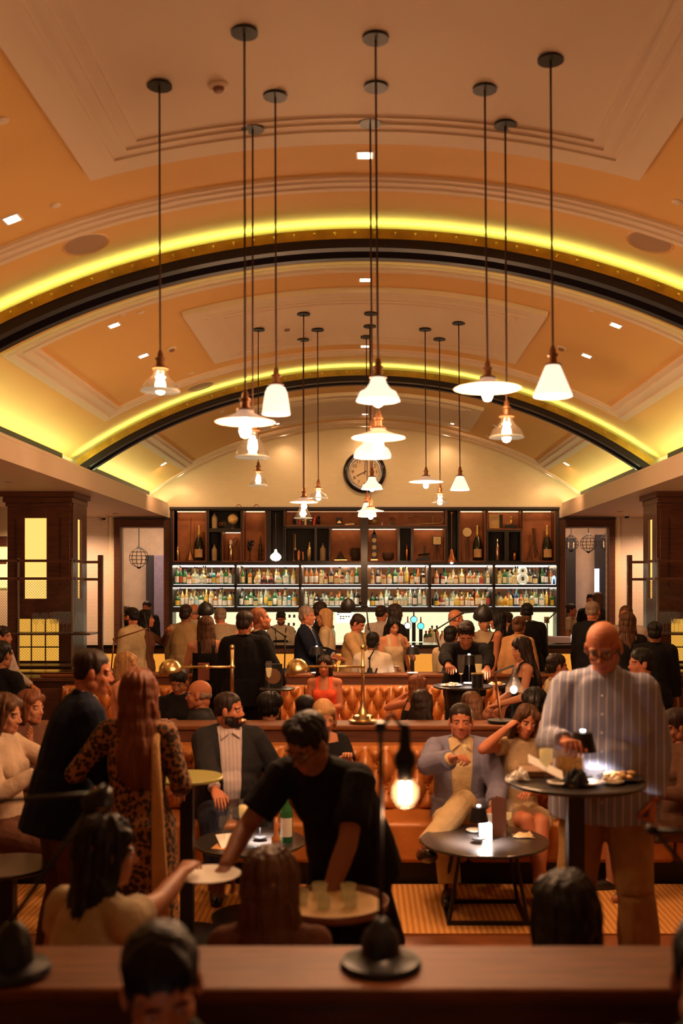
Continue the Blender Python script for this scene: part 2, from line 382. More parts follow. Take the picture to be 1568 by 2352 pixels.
# dome cameras and flat aisle lights
for px, py, nm in ((238, 1187, 'left'), (1439, 1183, 'right')):
    d = 1.21*FPX/(HY-py); p = P(px, py, d)
    r = thing('dome_camera', 'small black dome camera under the %s aisle ceiling' % nm, 'camera', p, 'dome cameras')
    MB().lathe([(.05, 0), (.05, -.02), (.045, -.02)][::-1], p, 16).build('mount', M_white, r)
    MB().lathe([(.04, -.02), (.036, -.045), (.015, -.06)][::-1], p, 16).build('dome', M_blackgloss, r, smooth=True)
for px, py, nm in ((22, 1107, 'left, nearer'), (265, 1179, 'left, farther'), (1423, 1175, 'right')):
    d = 1.21*FPX/(HY-py); p = P(px, py, d)
    o = MB().lathe([(.05, -.006), (.05, 0)], p, 18).build('aisle_downlight', mat('dim_lens', (.3, .18, .12), .4)); tag(o, 'small round unlit downlight in the aisle ceiling, %s' % nm, 'ceiling light', 'aisle downlights')
for s in (-1, 1):
    for y in (7.0, 10.6, 14.6, 16.7): lamp('SPOT', (s*(5.2 if y != 16.7 else 4.9), y, 3.15), 60 if y > 14 else 30, (1, .55, .30) if y > 14 else WARM, .05, (0, 0, 0), 150, .9)  # added spots without fittings; the rear pair washes the tiled wall

# ================================================================ PENDANTS
M_gl = mat('pendant_glass', (.035, .028, .02), .06, trans=.0, alpha=.22, spec=1)
def pendant(cpx, cpy, spx, shape, y0, y1, wpx, ybulb, nm, grp, lit=1):
    p = on_vault(cpx, cpy); d = p.y; p.z -= .05; sc = FPX/d
    x = X(cpx, d); z0, z1, zs = Z(y0, d), Z(y1, d), None
    R = wpx/2/sc; bx = V((x, d, 0))
    r = thing('pendant_light', nm, 'pendant light', (x, d, p.z), grp)
    MB().lathe([(.066, -.016), (.066, -.004), (.055, 0)], (x, d, p.z), 24).build('ceiling_rose', M_black, r)
    top = z0+.095
    sway = X(spx, d)-x; xs = x+sway
    MB().tube([(x, d, p.z-.01), (x+sway*.4, d, (p.z+top)/2), (xs, d, top)], .0055, 6).build('cord', M_cord, r, smooth=True)
    c = V((xs, d, z0))
    k = 1.0
    MB().lathe([(.045*k, 0), (.042*k, .008), (.022*k, .014), (.02*k, .045), (.027*k, .05), (.027*k, .058), (.017*k, .062), (.015*k, .082), (.008, .1)], c, 16).build('socket', M_oldbrass, r, smooth=True, auto=True)
    h = z0-z1; t = .004
    def shell(out): return [(a, b) for a, b in out]+[(a-t, b) for a, b in out[::-1]]
    if shape == 'dish':
        pr = shell([(.038, 0), (.045, -h*.25), (R*.55, -h*.55), (R*.97, -h*.95), (R, -h)]); m = M_dish
    elif shape == 'cone':
        pr = shell([(.035, 0), (.04, -.006), (R*.98, -h*.93), (R, -h)]); m = M_milk
    elif shape == 'bell':
        pr = shell([(.03, 0), (R*.62, -h*.08), (R*.78, -h*.25), (R*.9, -h*.6), (R, -h)]); m = M_milk
    elif shape == 'school':
        pr = shell([(.035, 0), (.042, -h*.22), (R*.5, -h*.4), (R*.62, -h*.52), (R*.82, -h*.62), (R*.93, -h*.85), (R, -h)]); m = M_milk
    elif shape == 'cap':
        pr = shell([(.035, 0), (R*.4, -h*.1), (R*.55, -h*.4), (R*.85, -h*.6), (R*.98, -h*.85), (R*.97, -h)]); m = M_milk
    elif shape == 'gcone':
        pr = shell([(.03, 0), (R, -h)]); m = M_gl
    else:
        pr = shell([(.034, 0), (.036, -h*.2), (R*.55, -h*.45), (R*.82, -h*.6), (R*.95, -h*.85), (R*1.0, -h)]); m = M_gl
    MB().lathe(pr, c, 28).build('shade', m, r, smooth=True)
    if m == M_gl:
        MB().lathe([(R, -h-.004), (R+.003, -h), (R-.004, -h+.006)], c, 28).build('rim', M_glassrim, r, smooth=True)
    zb = Z(ybulb, d)-z0
    if zb < -.05:
        bt = -.03; L = bt-zb
        MB().lathe([(.006, zb), (.02, zb+L*.06), (.03, zb+L*.3), (.026, zb+L*.6), (.016, zb+L*.85), (.014, bt)], c, 14).build('bulb', M_bulb, r, smooth=True)
    lamp('POINT', c+V((0, 0, min(zb, -h)-.03 if m != M_gl else -h*.6)), L_PEND, (1, .54, .27), .045)
M_glassrim = mat('glass_rim', (.10, .08, .05), .1, spec=1, emit=(1, .7, .4), es=.10)
G1, G2 = 'pendant cluster in the nearest bay', 'pendant cluster in the middle bay'
for a in ((366, 171, 368, 'glassbell', 848, 898, 88, 906, 'clear bell glass pendant light hanging leftmost in the near cluster', G1),
 (561, 46, 563, 'dish', 943, 970, 140, 1006, 'flat opal dish pendant light, left in the near cluster', G1),
 (580, 272, 580, 'glassbell', 990, 1050, 78, 1042, 'clear glass bell pendant just under the left opal dish', G1),
 (632, 196, 634, 'bell', 885, 952, 66, 900, 'glowing white bell pendant right of the left opal dish', G1),
 (862, 60, 868, 'school', 868, 921, 102, 935, 'white stepped schoolhouse pendant, highest at the centre', G1),
 (863, 174, 869, 'dish', 985, 1006, 126, 1045, 'flat opal dish pendant at the centre, near cluster', G1),
 (850, 259, 855, 'cap', 1003, 1051, 88, 1015, 'white domed pendant lowest at centre, in front of the clock', G1),
 (1113, 180, 1119, 'dish', 869, 893, 157, 922, 'wide flat opal dish pendant, right in the near cluster', G1),
 (1160, 263, 1163, 'glassbell', 958, 1004, 78, 1016, 'clear glass bell pendant below the wide right dish', G1),
 (1264, 110, 1269, 'cone', 840, 911, 90, 850, 'white cone pendant hanging rightmost in the near cluster', G1),
 (593, 744, 593, 'glassbell', 1083, 1115, 42, 1112, 'small clear bell pendant, leftmost of the far cluster', G2),
 (697, 708, 698, 'dish', 1143, 1154, 66, 1170, 'pale dish pendant above the glass cone, far cluster left', G2),
 (696, 768, 696, 'gcone', 1160, 1190, 42, 1188, 'straight clear glass cone pendant in front of the books', G2),
 (729, 745, 731, 'glassbell', 1122, 1144, 44, 1150, 'low clear glass pendant left of the clock, far cluster', G2),
 (851, 707, 854, 'school', 1096, 1124, 50, 1129, 'small white stepped pendant in front of the clock rim', G2),
 (849, 737, 851, 'dish', 1165, 1174, 62, 1193, 'small dish pendant just above the back bar centre', G2),
 (841, 762, 843, 'cap', 1155, 1187, 44, 1160, 'small white domed pendant behind the centre dish', G2),
 (976, 744, 978, 'dish', 1094, 1107, 80, 1122, 'thin dish pendant right of the clock, far cluster', G2),
 (1009, 767, 1010, 'glassbell', 1134, 1155, 40, 1160, 'low clear glass pendant above the trombone shelf', G2),
 (1053, 729, 1056, 'cone', 1094, 1126, 45, 1100, 'small white cone pendant, rightmost of the far cluster', G2)):
    pendant(*a)

# ================================================================ CLOCK on the arched wall
c = P(837, 1084, 17.5); c.y = WALLY
r = thing('wall_clock', 'large round wall clock with black rim and numerals above the bar', 'clock', c)
RX = Matrix.Rotation(PI/2, 4, 'X')
MB().lathe([(.27, .10), (.31, .115), (.36, .10), (.375, .05), (.37, 0)][::-1]+[(.27, .10), (.27, .03)], c, 48, M=RX).build('rim', M_blackgloss, r, smooth=True)
MB().lathe([(.29, .0), (.29, .035)], c, 48, M=RX).build('dial', mat('clock_dial', (.80, .66, .45), .5), r)
def txt(s, loc, size, m, parent, name='lettering', rx=PI/2, rz=0, ext=.001):
    cu = bpy.data.curves.new(name, 'FONT'); cu.body = s; cu.size = size; cu.align_x = 'CENTER'; cu.align_y = 'CENTER'; cu.extrude = ext
    cu.resolution_u = 3; t = bpy.data.objects.new('t', cu); COL.objects.link(t); me = bpy.data.meshes.new_from_object(t); bpy.data.objects.remove(t, do_unlink=True)
    me.materials.clear(); me.materials.append(m); o = bpy.data.objects.new(name, me); COL.objects.link(o)
    if parent: o.parent = parent; o.location = V(loc)-wloc(parent)
    else: o.location = loc
    o.rotation_euler = (rx, 0, rz)
    return o
for h_ in range(1, 13):
    a = h_*PI/6; txt(str(h_), (c.x+.205*math.sin(a), WALLY-.038, c.z+.205*math.cos(a)), .085, M_black, r, 'numeral')
mb = MB()
for k in range(60):
    a = k*PI/30; L = .02 if k % 5 else .032
    M = Matrix.Translation((c.x, WALLY-.037, c.z)) @ Matrix.Rotation(a, 4, 'Y')
    mb.box(-.002, .002, -.001, .001, .272-L, .272, M=M)
mb.build('minute_marks', M_black, r)['kind'] = 'stuff'
for a, L, w_, nm in ((math.radians(4), .2, .011, 'minute_hand'), (math.radians(243), .155, .014, 'hour_hand')):
    M = Matrix.Translation((c.x, WALLY-.05, c.z)) @ Matrix.Rotation(a, 4, 'Y')
    MB().box(-w_/2, w_/2, -.003, .003, -.05, L, M=M).build(nm, M_black, r)
# wires around the cluster and hooks on top of the cabinet are left to the cabinet itself

# ================================================================ PILLARS
def pillar(s, nm):
    x0, x1 = sorted((s*3.77, s*4.57)); y0, y1 = 12.8, 13.42
    r = thing('pillar', '%s dark wood clad pillar with glowing amber windows' % nm, 'pillar', ((x0+x1)/2, (y0+y1)/2, 0), 'wood clad pillars')
    ox = (x0+x1)/2
    # body with window opening: stiles and rails around the amber glass
    wx0, wx1 = ox-.18, ox+.10
    if s > 0: wx0, wx1 = ox-.10, ox+.18
    zt, zb = Z(1190, 12.8), Z(1375, 12.8); lt, lb = Z(1420, 12.8), Z(1519, 12.8)
    box(x0+.04, x1-.04, y0+.05, y1-.05, 0, 3.1).build('core', M_wdark, r)
    for a in ((x0, wx0, .95, 3.05), (wx1, x1, .95, 3.05)): box(a[0], a[1], y0, y0+.05, lb, 3.05).build('stile', M_wdark2, r, bev=.004)
    box(wx0, wx1, y0, y0+.05, zt, 3.05).build('rail', M_wdark2, r, bev=.004)
    box(wx0, wx1, y0, y0+.05, lt+.02, zb).build('rail', M_wdark2, r, bev=.004)
    for a in (x0+.1, x1-.13): box(a, a+.02, y0-.008, y0, 2.0, 2.85).build('moulding', M_wdark, r)
    box(wx0, wx1, y0+.02, y0+.05, zb, zt).build('amber_window', M_amber, r)
    # lower lit case
    box(x0+.13, x1-.13, y0-.004, y0, lb, lt).build('amber_window', emis('amber_low', (1, .48, .06), .62), r)
    for k in range(4):
        q = x0+.13+(x1-x0-.26)*k/3; box(q-.008, q+.008, y0-.012, y0-.004, lb, lt).build('glazing_bar', M_wdark, r)
    for k in range(4):
        q = lb+(lt-lb)*k/3; box(x0+.13, x1-.13, y0-.012, y0-.004, q-.008, q+.008).build('glazing_bar', M_wdark, r)
    # inner side face with its own window
    xi = s*3.77; xo = s*3.725
    lo, hi = sorted((xi, xo))
    for a, b_ in ((y0, y0+.2), (y0+.38, y1)): box(lo, hi, a, b_, .95, 3.05).build('stile', M_wdark2, r, bev=.004)
    box(lo, hi, y0+.2, y0+.38, zt, 3.05).build('rail', M_wdark2, r); box(lo, hi, y0+.2, y0+.38, .95, zb).build('rail', M_wdark2, r)
    lo2, hi2 = sorted((xi, s*3.755)); box(lo2, hi2, y0+.2, y0+.38, zb, zt).build('amber_window', M_amber, r)
    # capital
    for q, (z0, z1) in zip((.02, .045, .075), ((3.0, 3.05), (3.05, 3.12), (3.12, 3.19))):
        box(x0-q, x1+q, y0-q, y1+q, z0, z1).build('capital_step', M_wdark2, r, bev=.006)
    box(x0-.02, x1+.02, y0-.02, y1+.02, 0, .95).build('base', M_wdark, r, bev=.006)
pillar(-1, 'left'); pillar(1, 'right')
# glimpse of a farther lit column at the far left edge
r = thing('lit_column', 'farther column with glowing windows at the left picture edge', 'pillar', (X(-22, 15.5), 15.5, 0))
box(X(-60, 15.5), X(19, 15.5), 15.5, 16, 0, 3.19).build('core', M_wallw, r)
box(X(-60, 15.5), X(17, 15.5), 15.46, 15.5, Z(1255, 15.5), Z(1232, 15.5)).build('rail', M_wdark2, r)
box(X(-40, 15.5), X(17, 15.5), 15.47, 15.5, Z(1350, 15.5), Z(1257, 15.5)).build('amber_window', emis('lit_window_yellow', (1, .75, .25), 1.2), r)
box(X(-40, 15.5), X(17, 15.5), 15.45, 15.47, Z(1296, 15.5), Z(1291, 15.5)).build('rail', M_wdark2, r)
# ---------------------------------------------------------------- glass racks in front of the pillars
FLUTE = [(.03, 0), (.03, .003), (.005, .008), (.004, .08), (.018, .10), (.026, .15), (.024, .22)]
WINE = [(.034, 0), (.034, .003), (.005, .008), (.004, .08), (.024, .10), (.042, .14), (.042, .17), (.034, .21)]
M_thin = mat('thin_glass', (.25, .2, .15), .05, alpha=.11, spec=1, emit=(1, .7, .4), es=.01)
M_champ = mat('champagne', (.75, .5, .16), .1, alpha=.75, emit=(1, .6, .2), es=.1)
def flute(loc, label, group=None, prof=FLUTE, liquid=.6, k=1.0, m=None, cat='glass', name='champagne_flute'):
    r = thing(name, label, cat, loc, group)
    pr = [(a*k, b*k) for a, b in prof]; t = .0012
    MB().lathe(pr+[(max(a-t, .001), b) for a, b in pr[::-1][:3]], loc, 14).build('glass', m or M_thin, r, smooth=True)
    if liquid:
        b0 = pr[3][1]; b1 = b0+(pr[-1][1]-b0)*liquid
        pts = [(a, b) for a, b in pr[4:] if b < b1] or [(pr[4][0]*.9, b1-.003)]; ra = pts[-1][0]
        MB().lathe([(.003, b0+.004)]+[(a*.93, b) for a, b in pts]+[(ra*.95, b1)], loc, 12).build('drink', M_champ, r, smooth=True)
    return r
def rack(s, nm):
    d = 11.9
    def xx(px): return X(px, d) if s < 0 else -X(px, d)
    r = thing('glass_rack', '%s open wooden rack with wire mesh and glassware before the pillar' % nm, 'rack', (xx(80), d, 0), 'glass racks before the pillars')
    zt = Z(1272, d)
    def bx(a, b_, y0, y1, z0, z1): lo, hi = sorted((xx(a), xx(b_))); return box(lo, hi, y0, y1, z0, z1)
    for px, yy in ((206, d+.45), (206, d), (-45, d), (-45, d+.45)):
        if px == 206 and yy == d: bx(163, 167, yy, yy+.03, .9, zt-.05).build('post', mat('dull_steel', (.35, .3, .25), .4, 1), r)
        else: bx(px-5, px+6, yy, yy+.06, 0, zt).build('post', M_wdark2, r, bev=.004)
    bx(40, 43, d, d+.03, .9, zt-.05).build('post', MATS['dull_steel'], r)
    for zz in (1288, 1329):
        bx(-45, 165, d, d+.03, Z(zz+3, d), Z(zz-3, d)).build('rail', M_wdark2, r, bev=.002)
        lo, hi = sorted((xx(163), xx(170))); box(lo, hi, d+.03, d+.45, Z(zz+3, d), Z(zz-3, d)).build('rail', M_wdark2, r)
        bx(165, 206, d+.44, d+.47, Z(zz+4, d), Z(zz-2, d)).build('rail', M_wdark2, r)
    bx(-45, 206, d, d+.45, Z(1459, d), Z(1455, d)).build('shelf', M_wdark, r, bev=.002)
    # wire mesh, front and side
    mb = MB(); z0, z1 = Z(1524, d), Z(1334, d); x0, x1 = sorted((xx(-40), xx(163))); st = .033; wd = .0016
    H = z1-z0
    for sg in (1, -1):
        q = x0-H
        while q < x1+H:
            a = V((q, d+.012, z0 if sg > 0 else z1)); b2 = V((q+H, d+.012, z1 if sg > 0 else z0))
            # clip in x
            t0 = max(0, (x0-a.x)/H); t1 = min(1, (x1-a.x)/H)
            if t1 > t0: mb.tube([a.lerp(b2, t0), a.lerp(b2, t1)], wd, 3, False)
            q += st
    mb.build('wire_mesh', M_wdark, r)['kind'] = 'stuff'
    mb = MB(); xs = xx(168); y0, y1 = d+.03, d+.45; W = y1-y0
    for sg in (1, -1):
        q = y0-H
        while q < y1:
            a = V((xs, q, z0 if sg > 0 else z1)); b2 = V((xs, q+H, z1 if sg > 0 else z0))
            t0 = max(0, (y0-a.y)/H); t1 = min(1, (y1-a.y)/H)
            if t1 > t0: mb.tube([a.lerp(b2, t0), a.lerp(b2, t1)], wd, 3, False)
            q += st
    mb.build('wire_mesh', M_wdark, r)['kind'] = 'stuff'
    for k, px in enumerate((75, 94, 111, 120, 129, 137, 146, 152)):
        for j, yy in enumerate((d+.12, d+.3)):
            if k < 2 and j: continue
            flute((xx(px), yy, Z(1455, d)), 'stemmed glass on the %s rack, %s row, %s from its outer end' % (nm, 'front' if j == 0 else 'rear', ('first', 'second', 'third', 'fourth', 'fifth', 'sixth', 'seventh', 'eighth')[k]), 'glasses on the %s rack' % nm, WINE if k < 2 else FLUTE, 0, 1.15, name='stemmed_glass')
    # service station the rack stands behind
    q = thing('service_station', 'low dark wooden service cabinet in front of the %s pillar' % nm, 'cabinet', (xx(60), d-.3, 0), 'service stations')
    lo, hi = sorted((xx(-120), xx(215)))
    box(lo, hi, d-.5, d-.07, 0, .9).build('body', M_wdark, q, bev=.005)
    box(lo-.02, hi+.02, d-.53, d-.07, .9, .94).build('top', M_wdark2, q, bev=.004)
    for k in range(3):
        w_ = (hi-lo)/3; box(lo+w_*k+.03, lo+w_*(k+1)-.03, d-.52, d-.5, .1, .82).build('door', M_wdark2, q, bev=.004)
    for zz in (.99, 1.06): box(lo+.1, hi-.1, d-.45, d-.1, zz, zz+.012).build('tray', M_polbrass if zz < 1 else M_wdark, q)
    for a in (lo+.1, hi-.12): box(a, a+.02, d-.3, d-.25, .94, 1.072).build('tray_post', M_wdark, q)
rack(-1, 'left'); rack(1, 'right')
# ================================================================ BACK BAR
D = 17.1
def zx(p0, p1, q0, q1, y0, y1, mb=None):      # box from pixel rectangle at the cabinet front plane
    return (mb or MB()).box(X(p0, D), X(p1, D), y0, y1, Z(q1, D), Z(q0, D))
bb = thing('back_bar', 'wide black back bar cabinet with display niches and two lit bottle shelves', 'cabinet', (X(837, D), 17.3, .0))
M_nich = mat('niche_leather', (.36, .125, .045), .6, bump=(14, .15), var=.25)
M_nblk = mat('niche_black', (.008, .007, .009), .6)
M_warmstrip = emis('niche_strip', (1, .55, .25), 5)
M_shelflight = emis('shelf_light', (.92, .95, 1), 1.6)
zx(390, 1284, 1165, 1171, 17.05, 17.5).build('top_board', M_wframe, bb, bev=.005)
zx(390, 396, 1171, 1480, 17.1, 17.5).build('side_post', M_wframe, bb); zx(1278, 1284, 1171, 1480, 17.1, 17.5).build('side_post', M_wframe, bb)
zx(396, 1278, 1289, 1298, 17.1, 17.5).build('shelf', M_wframe, bb, bev=.003)
zx(396, 1278, 1343, 1349, 17.1, 17.5).build('shelf', M_wframe, bb, bev=.003)
zx(396, 1278, 1394, 1406, 17.08, 17.5).build('shelf', M_wframe, bb, bev=.003)
SECT = [(396, 538), (543, 686), (691, 830), (843, 984), (990, 1131), (1137, 1278)]
for a, b_ in zip(SECT[:-1], SECT[1:]): zx(a[1], b_[0], 1298, 1394, 17.1, 17.5).build('divider', M_wframe, bb)
zx(829, 844, 1171, 1394, 17.06, 17.5).build('centre_post', M_wframe, bb)
for a, b_ in SECT:
    for q0, q1 in ((1298, 1343), (1349, 1394)):
        zx(a, b_, q0, q1, 17.47, 17.48).build('mirror_back', M_mirror, bb)
        zx(a+2, b_-2, q0+.3, q0+1.0, 17.12, 17.14).build('light_strip', M_shelflight, bb)
        lamp('AREA', (X((a+b_)/2, 17.13), 17.13, Z(q0+1.5, D)), .9, (1, .90, .68), area=(1.0, .006), rot=(math.radians(25), 0, 0))
        zx(a+2, b_-2, q1-.8, q1-.1, 17.115, 17.135).build('light_strip', emis('shelf_edge', (.95, .95, .9), 1.3), bb)
zx(396, 1278, 1406, 1484, 17.44, 17.46).build('backlit_panel', emis('backlit_cream', (1, .86, .52), .8), bb)
zx(396, 1278, 1484, 1600, 17.0, 17.5).build('lower_cabinet', M_wdark, bb)
# niches: px0,px1,py0,py1,lit
NI = [(400,472,1173,1289,1),(480,552,1173,1215,0),(480,507,1222,1289,0),(512,552,1222,1289,1),(560,608,1173,1289,1),(622,650,1173,1289,0),
 (655,828,1173,1207,2),(657,722,1214,1289,0),(728,755,1214,1289,0),(760,828,1214,1289,1),
 (845,1022,1173,1207,2),(845,911,1214,1289,1),(918,943,1214,1289,0),(950,1020,1214,1289,1),(1028,1050,1173,1289,0),
 (1057,1112,1173,1289,1),(1121,1196,1173,1215,1),(1121,1158,1222,1289,0),(1168,1194,1222,1289,0),(1200,1272,1173,1289,1)]
cuts = []
for (a, b_, q0, q1, lit) in NI:
    zx(a, b_, q0, q1, 17.40, 17.42).build('niche_back', M_nich if lit else M_nblk, bb)
    mf = mat('niche_edge', (.16, .05, .022), .5) if lit else M_wframe
    for r4 in ((a-3, a, q0-2, q1+1), (b_, b_+3, q0-2, q1+1), (a, b_, q0-3, q0), (a, b_, q1-1, q1+2)):
        zx(*r4, 17.09, 17.42).build('niche_frame', mf if r4[2] != q0-3 or not lit else M_wframe, bb)
    if lit: zx(a+2, b_-2, q0, q0+.8, 17.30, 17.33).build('light_strip', M_warmstrip if lit == 1 else emis('niche_strip_dim', (1, .5, .25), .8), bb)
# solid fill between the niches
for r4 in ((396,400,1171,1289),(475,477,1171,1289),(477,555,1217,1220),(509,511,1220,1289),(555,557,1171,1289),(611,620,1171,1289),(652,653,1171,1289),(655,829,1209,1212),(724,726,1212,1289),(757,758,1212,1289),(844,1024,1209,1212),(913,916,1212,1289),(945,948,1212,1289),(1024,1026,1171,1289),(1052,1055,1171,1289),(1115,1119,1171,1289),(1119,1198,1217,1220),(1160,1166,1220,1289),(1198,1199,1171,1289),(1275,1278,1171,1289)):
    zx(*r4, 17.1, 17.42).build('partition', M_wframe, bb)
# small hoops lying on top of the cabinet
for px, nm in ((548, 'left'), (589, 'second from the left'), (703, 'left of centre')):
    o = MB().tube([P(px+6*math.cos(t*PI/10), 1165-6*math.sin(t*PI/10), 17.2) for t in range(11)], .007, 6).build('metal_hoop', M_copper, smooth=True)
    tag(o, 'thin metal hoop on top of the back bar, %s' % nm, 'hoop', 'hoops on top of the back bar')

# ---------------------------------------------------------------- bottles
def glassmat(n, c, tr=.45, es=.02): return mat('bottle_'+n, c, .12, trans=tr, spec=.8, emit=c, es=es)
BC = {'a': ('amber', glassmat('amber', (.50, .15, .03))), 'g': ('green', glassmat('green', (.03, .14, .03))), 'y': ('yellow', glassmat('yellow', (.75, .42, .05))),
      'w': ('clear', glassmat('clear', (.42, .45, .30), .6, .035)), 'd': ('dark', glassmat('dark', (.02, .018, .015), .1, 0)), 't': ('teal', glassmat('teal', (.04, .30, .32), .45, .03)),
      'p': ('pale gold', glassmat('gold', (.60, .40, .12), .5)), 'r': ('red brown', glassmat('redbrown', (.28, .04, .015))), 'b': ('blue', glassmat('blue', (.02, .05, .16), .3))}
LC = {'w': ('white', mat('label_white', (.80, .76, .66), .7)), 'c': ('cream', mat('label_cream', (.72, .58, .30), .7)), 'k': ('black', mat('label_black', (.02, .02, .02), .6)), 'y': ('yellow', mat('label_yellow', (.75, .48, .06), .7)), 'r': ('red', mat('label_red', (.45, .06, .03), .7)), 'b': ('pale blue', mat('label_blue', (.35, .55, .62), .7))}
M_cap = mat('cap_black', (.02, .015, .013), .4); M_capg = mat('cap_gold', (.6, .4, .12), .35, .8); M_capr = mat('cap_red', (.4, .04, .02), .5)
SH = {'t': ('tall round', [(.034, 0), (.036, .005), (.036, .17), (.028, .195), (.013, .22), (.012, .28)], (.035, .14), 14),
      's': ('short round', [(.040, 0), (.042, .005), (.042, .12), (.030, .15), (.014, .165), (.013, .20)], (.02, .10), 14),
      'q': ('square', [(.046, 0), (.048, .005), (.048, .15), (.030, .175), (.014, .19), (.013, .235)], (.025, .12), 4),
      'c': ('squat rounded', [(.038, 0), (.056, .02), (.060, .06), (.050, .105), (.022, .14), (.015, .16), (.014, .20)], (.035, .08), 16),
      'l': ('long slim', [(.028, 0), (.030, .005), (.030, .20), (.014, .235), (.012, .30)], (.05, .16), 12),
      'f': ('broad shouldered', [(.044, 0), (.046, .006), (.047, .13), (.040, .155), (.015, .175), (.014, .24)], (.03, .11), 14)}
BCACHE = {}
def bottle(x, y, z, code, label, grp, k=1.0, cat='bottle'):
    key = code; sh, gc, lc, cc = code
    if key not in BCACHE:
        nm, pr, (l0, l1), n = SH[sh]
        M = Matrix.Rotation(PI/4, 4, 'Z') if n == 4 else None
        meshes = [('glass', MB().lathe(pr, n=n if n > 4 else 4, M=M).mesh('glass', smooth=n > 4, mats=(BC[gc][1],)))]
        rl = [r for r, zz in pr if zz > l0 and r > .02]
        rr = max(r for r, zz in pr)*1.02
        if n == 4:
            h = rr/1.4142; meshes.append(('paper_label', MB().box(-h*.8, h*.8, -h-.001, -h, l0, l1).mesh('paper_label', smooth=False, mats=(LC[lc][1],))))
        else:
            mb = MB(); vs = []; 
            for i in range(9):
                a = -PI/2-1.1+2.2*i/8
                for zz in (l0, l1): vs.append((rr*math.cos(a), rr*math.sin(a), zz))
            mb.add(vs, [(2*i, 2*i+2, 2*i+3, 2*i+1) for i in range(8)]); meshes.append(('paper_label', mb.mesh('paper_label', mats=(LC[lc][1],))))
        top = pr[-1]; cm = {'k': M_cap, 'g': M_capg, 'r': M_capr}[cc]
        meshes.append(('cap', MB().lathe([(top[0]+.003, top[1]-.028), (top[0]+.003, top[1]+.008)], n=10).mesh('cap', smooth=False, mats=(cm,))))
        BCACHE[key] = meshes
    r = thing('bottle', label, cat, (x, y, z), grp); r.scale = (k, k, k)
    for nm, me in BCACHE[key]:
        o = bpy.data.objects.new(nm, me); COL.objects.link(o); o.parent = r
    return r
ORD = ['first', 'second', 'third', 'fourth', 'fifth', 'sixth', 'seventh', 'eighth', 'ninth', 'tenth', 'eleventh', 'twelfth', 'thirteenth', 'fourteenth']
SN = ['far left', 'second', 'third', 'fourth', 'fifth', 'far right']
TOP = [ 'tgwk tgrr tgck sawr qwck swwk cwwk sywk fdwk qtyk fack twwk tgwk qwwk', 'tgck qack cpwg crkg crkg ccpw fwwg spwg'.replace('ccpw', 'cwcg'),
 'tawk tawk tawk qpcg srcr tdcr fack srck cwwg tack tgwg', 'sack tdwk sack spwk tgwk tawg lypg sack tawr qdck'.replace('lypg', 'lpyg'), 'fawg srwk cpwg sack fpcg fack fack sarg qpwg', 'qpcg qgcg qwcg spcg tdck sdck tdwk']
BOT = ['sgyk tpwk lpwg fwgw swbk fgwk lpyg lpwk sawk qwwk sgwk fywk'.replace('fwgw', 'fwwg'), 'tdwk fgck tgwk sgck lwwk lwyk sgyg tgwk qwcr swwk qtwk sywk', 'lwwk qwwk sdwk sdwb fwwk sgwk swwg sgwk swck lwwk tdwk'.replace('sdwb', 'sdbk'),
 'sgyk sdwk swwg lwwk sdwk swyk fwwk swcg lwwk tdwk lwwk qwwg', 'sdyk crwg swwg swwg fpyk sack fpwg sawk tack fpwg tdrk', 'cpyk cyyk fpyk tbwk sacr spck qwyk lgwk fwwk lpyk qgyk']
for row, (lists, base) in enumerate(((TOP, 1342.6), (BOT, 1393.4))):
    for si, (codes, (a, b_)) in enumerate(zip(lists, SECT)):
        cs = codes.split(); n = len(cs)
        a2, b2 = (a+6, b_-5)
        if row == 0 and si == 5: a2, b2 = 1143, 1190
        for i, c4 in enumerate(cs):
            if row == 0 and si == 5:
                px = (1146, 1158, 1171, 1182, 1216, 1228, 1254)[i]
            else: px = a2+(b2-a2)*(i+.5)/n+random.uniform(-1, 1)
            yy = 17.20+random.uniform(-.03, .04); k = random.uniform(.92, 1.06)
            sh, gc, lc, cc = c4
            bottle(X(px, yy), yy, Z(base, 17.12)+.002, c4, '%s %s bottle, %s label, %s in the %s section, %s shelf' % (SH[sh][0], BC[gc][0], LC[lc][0], ORD[i], SN[si], 'upper' if row == 0 else 'lower'), 'bottles on the %s lit shelf' % ('upper' if row == 0 else 'lower'), k)
# second rank behind, shorter of them, only where the photo shows a gap
for row, base in ((0, 1342.6), (1, 1393.4)):
    for si, (a, b_) in enumerate(SECT):
        for i in range(7):
            px = a+12+(b_-a-24)*i/6.0; c4 = random.choice(['twck', 'lpwk', 'tgwk', 'tack', 'fwwk', 'tpck'])
            bottle(X(px, 17.35), 17.35, Z(base, 17.12)+.002, c4, '%s %s bottle, rear rank %s, %s section, %s shelf' % (SH[c4[0]][0], BC[c4[1]][0], ORD[i], SN[si], 'upper' if row == 0 else 'lower'), 'rear rank bottles of the back bar', random.uniform(.95, 1.08))
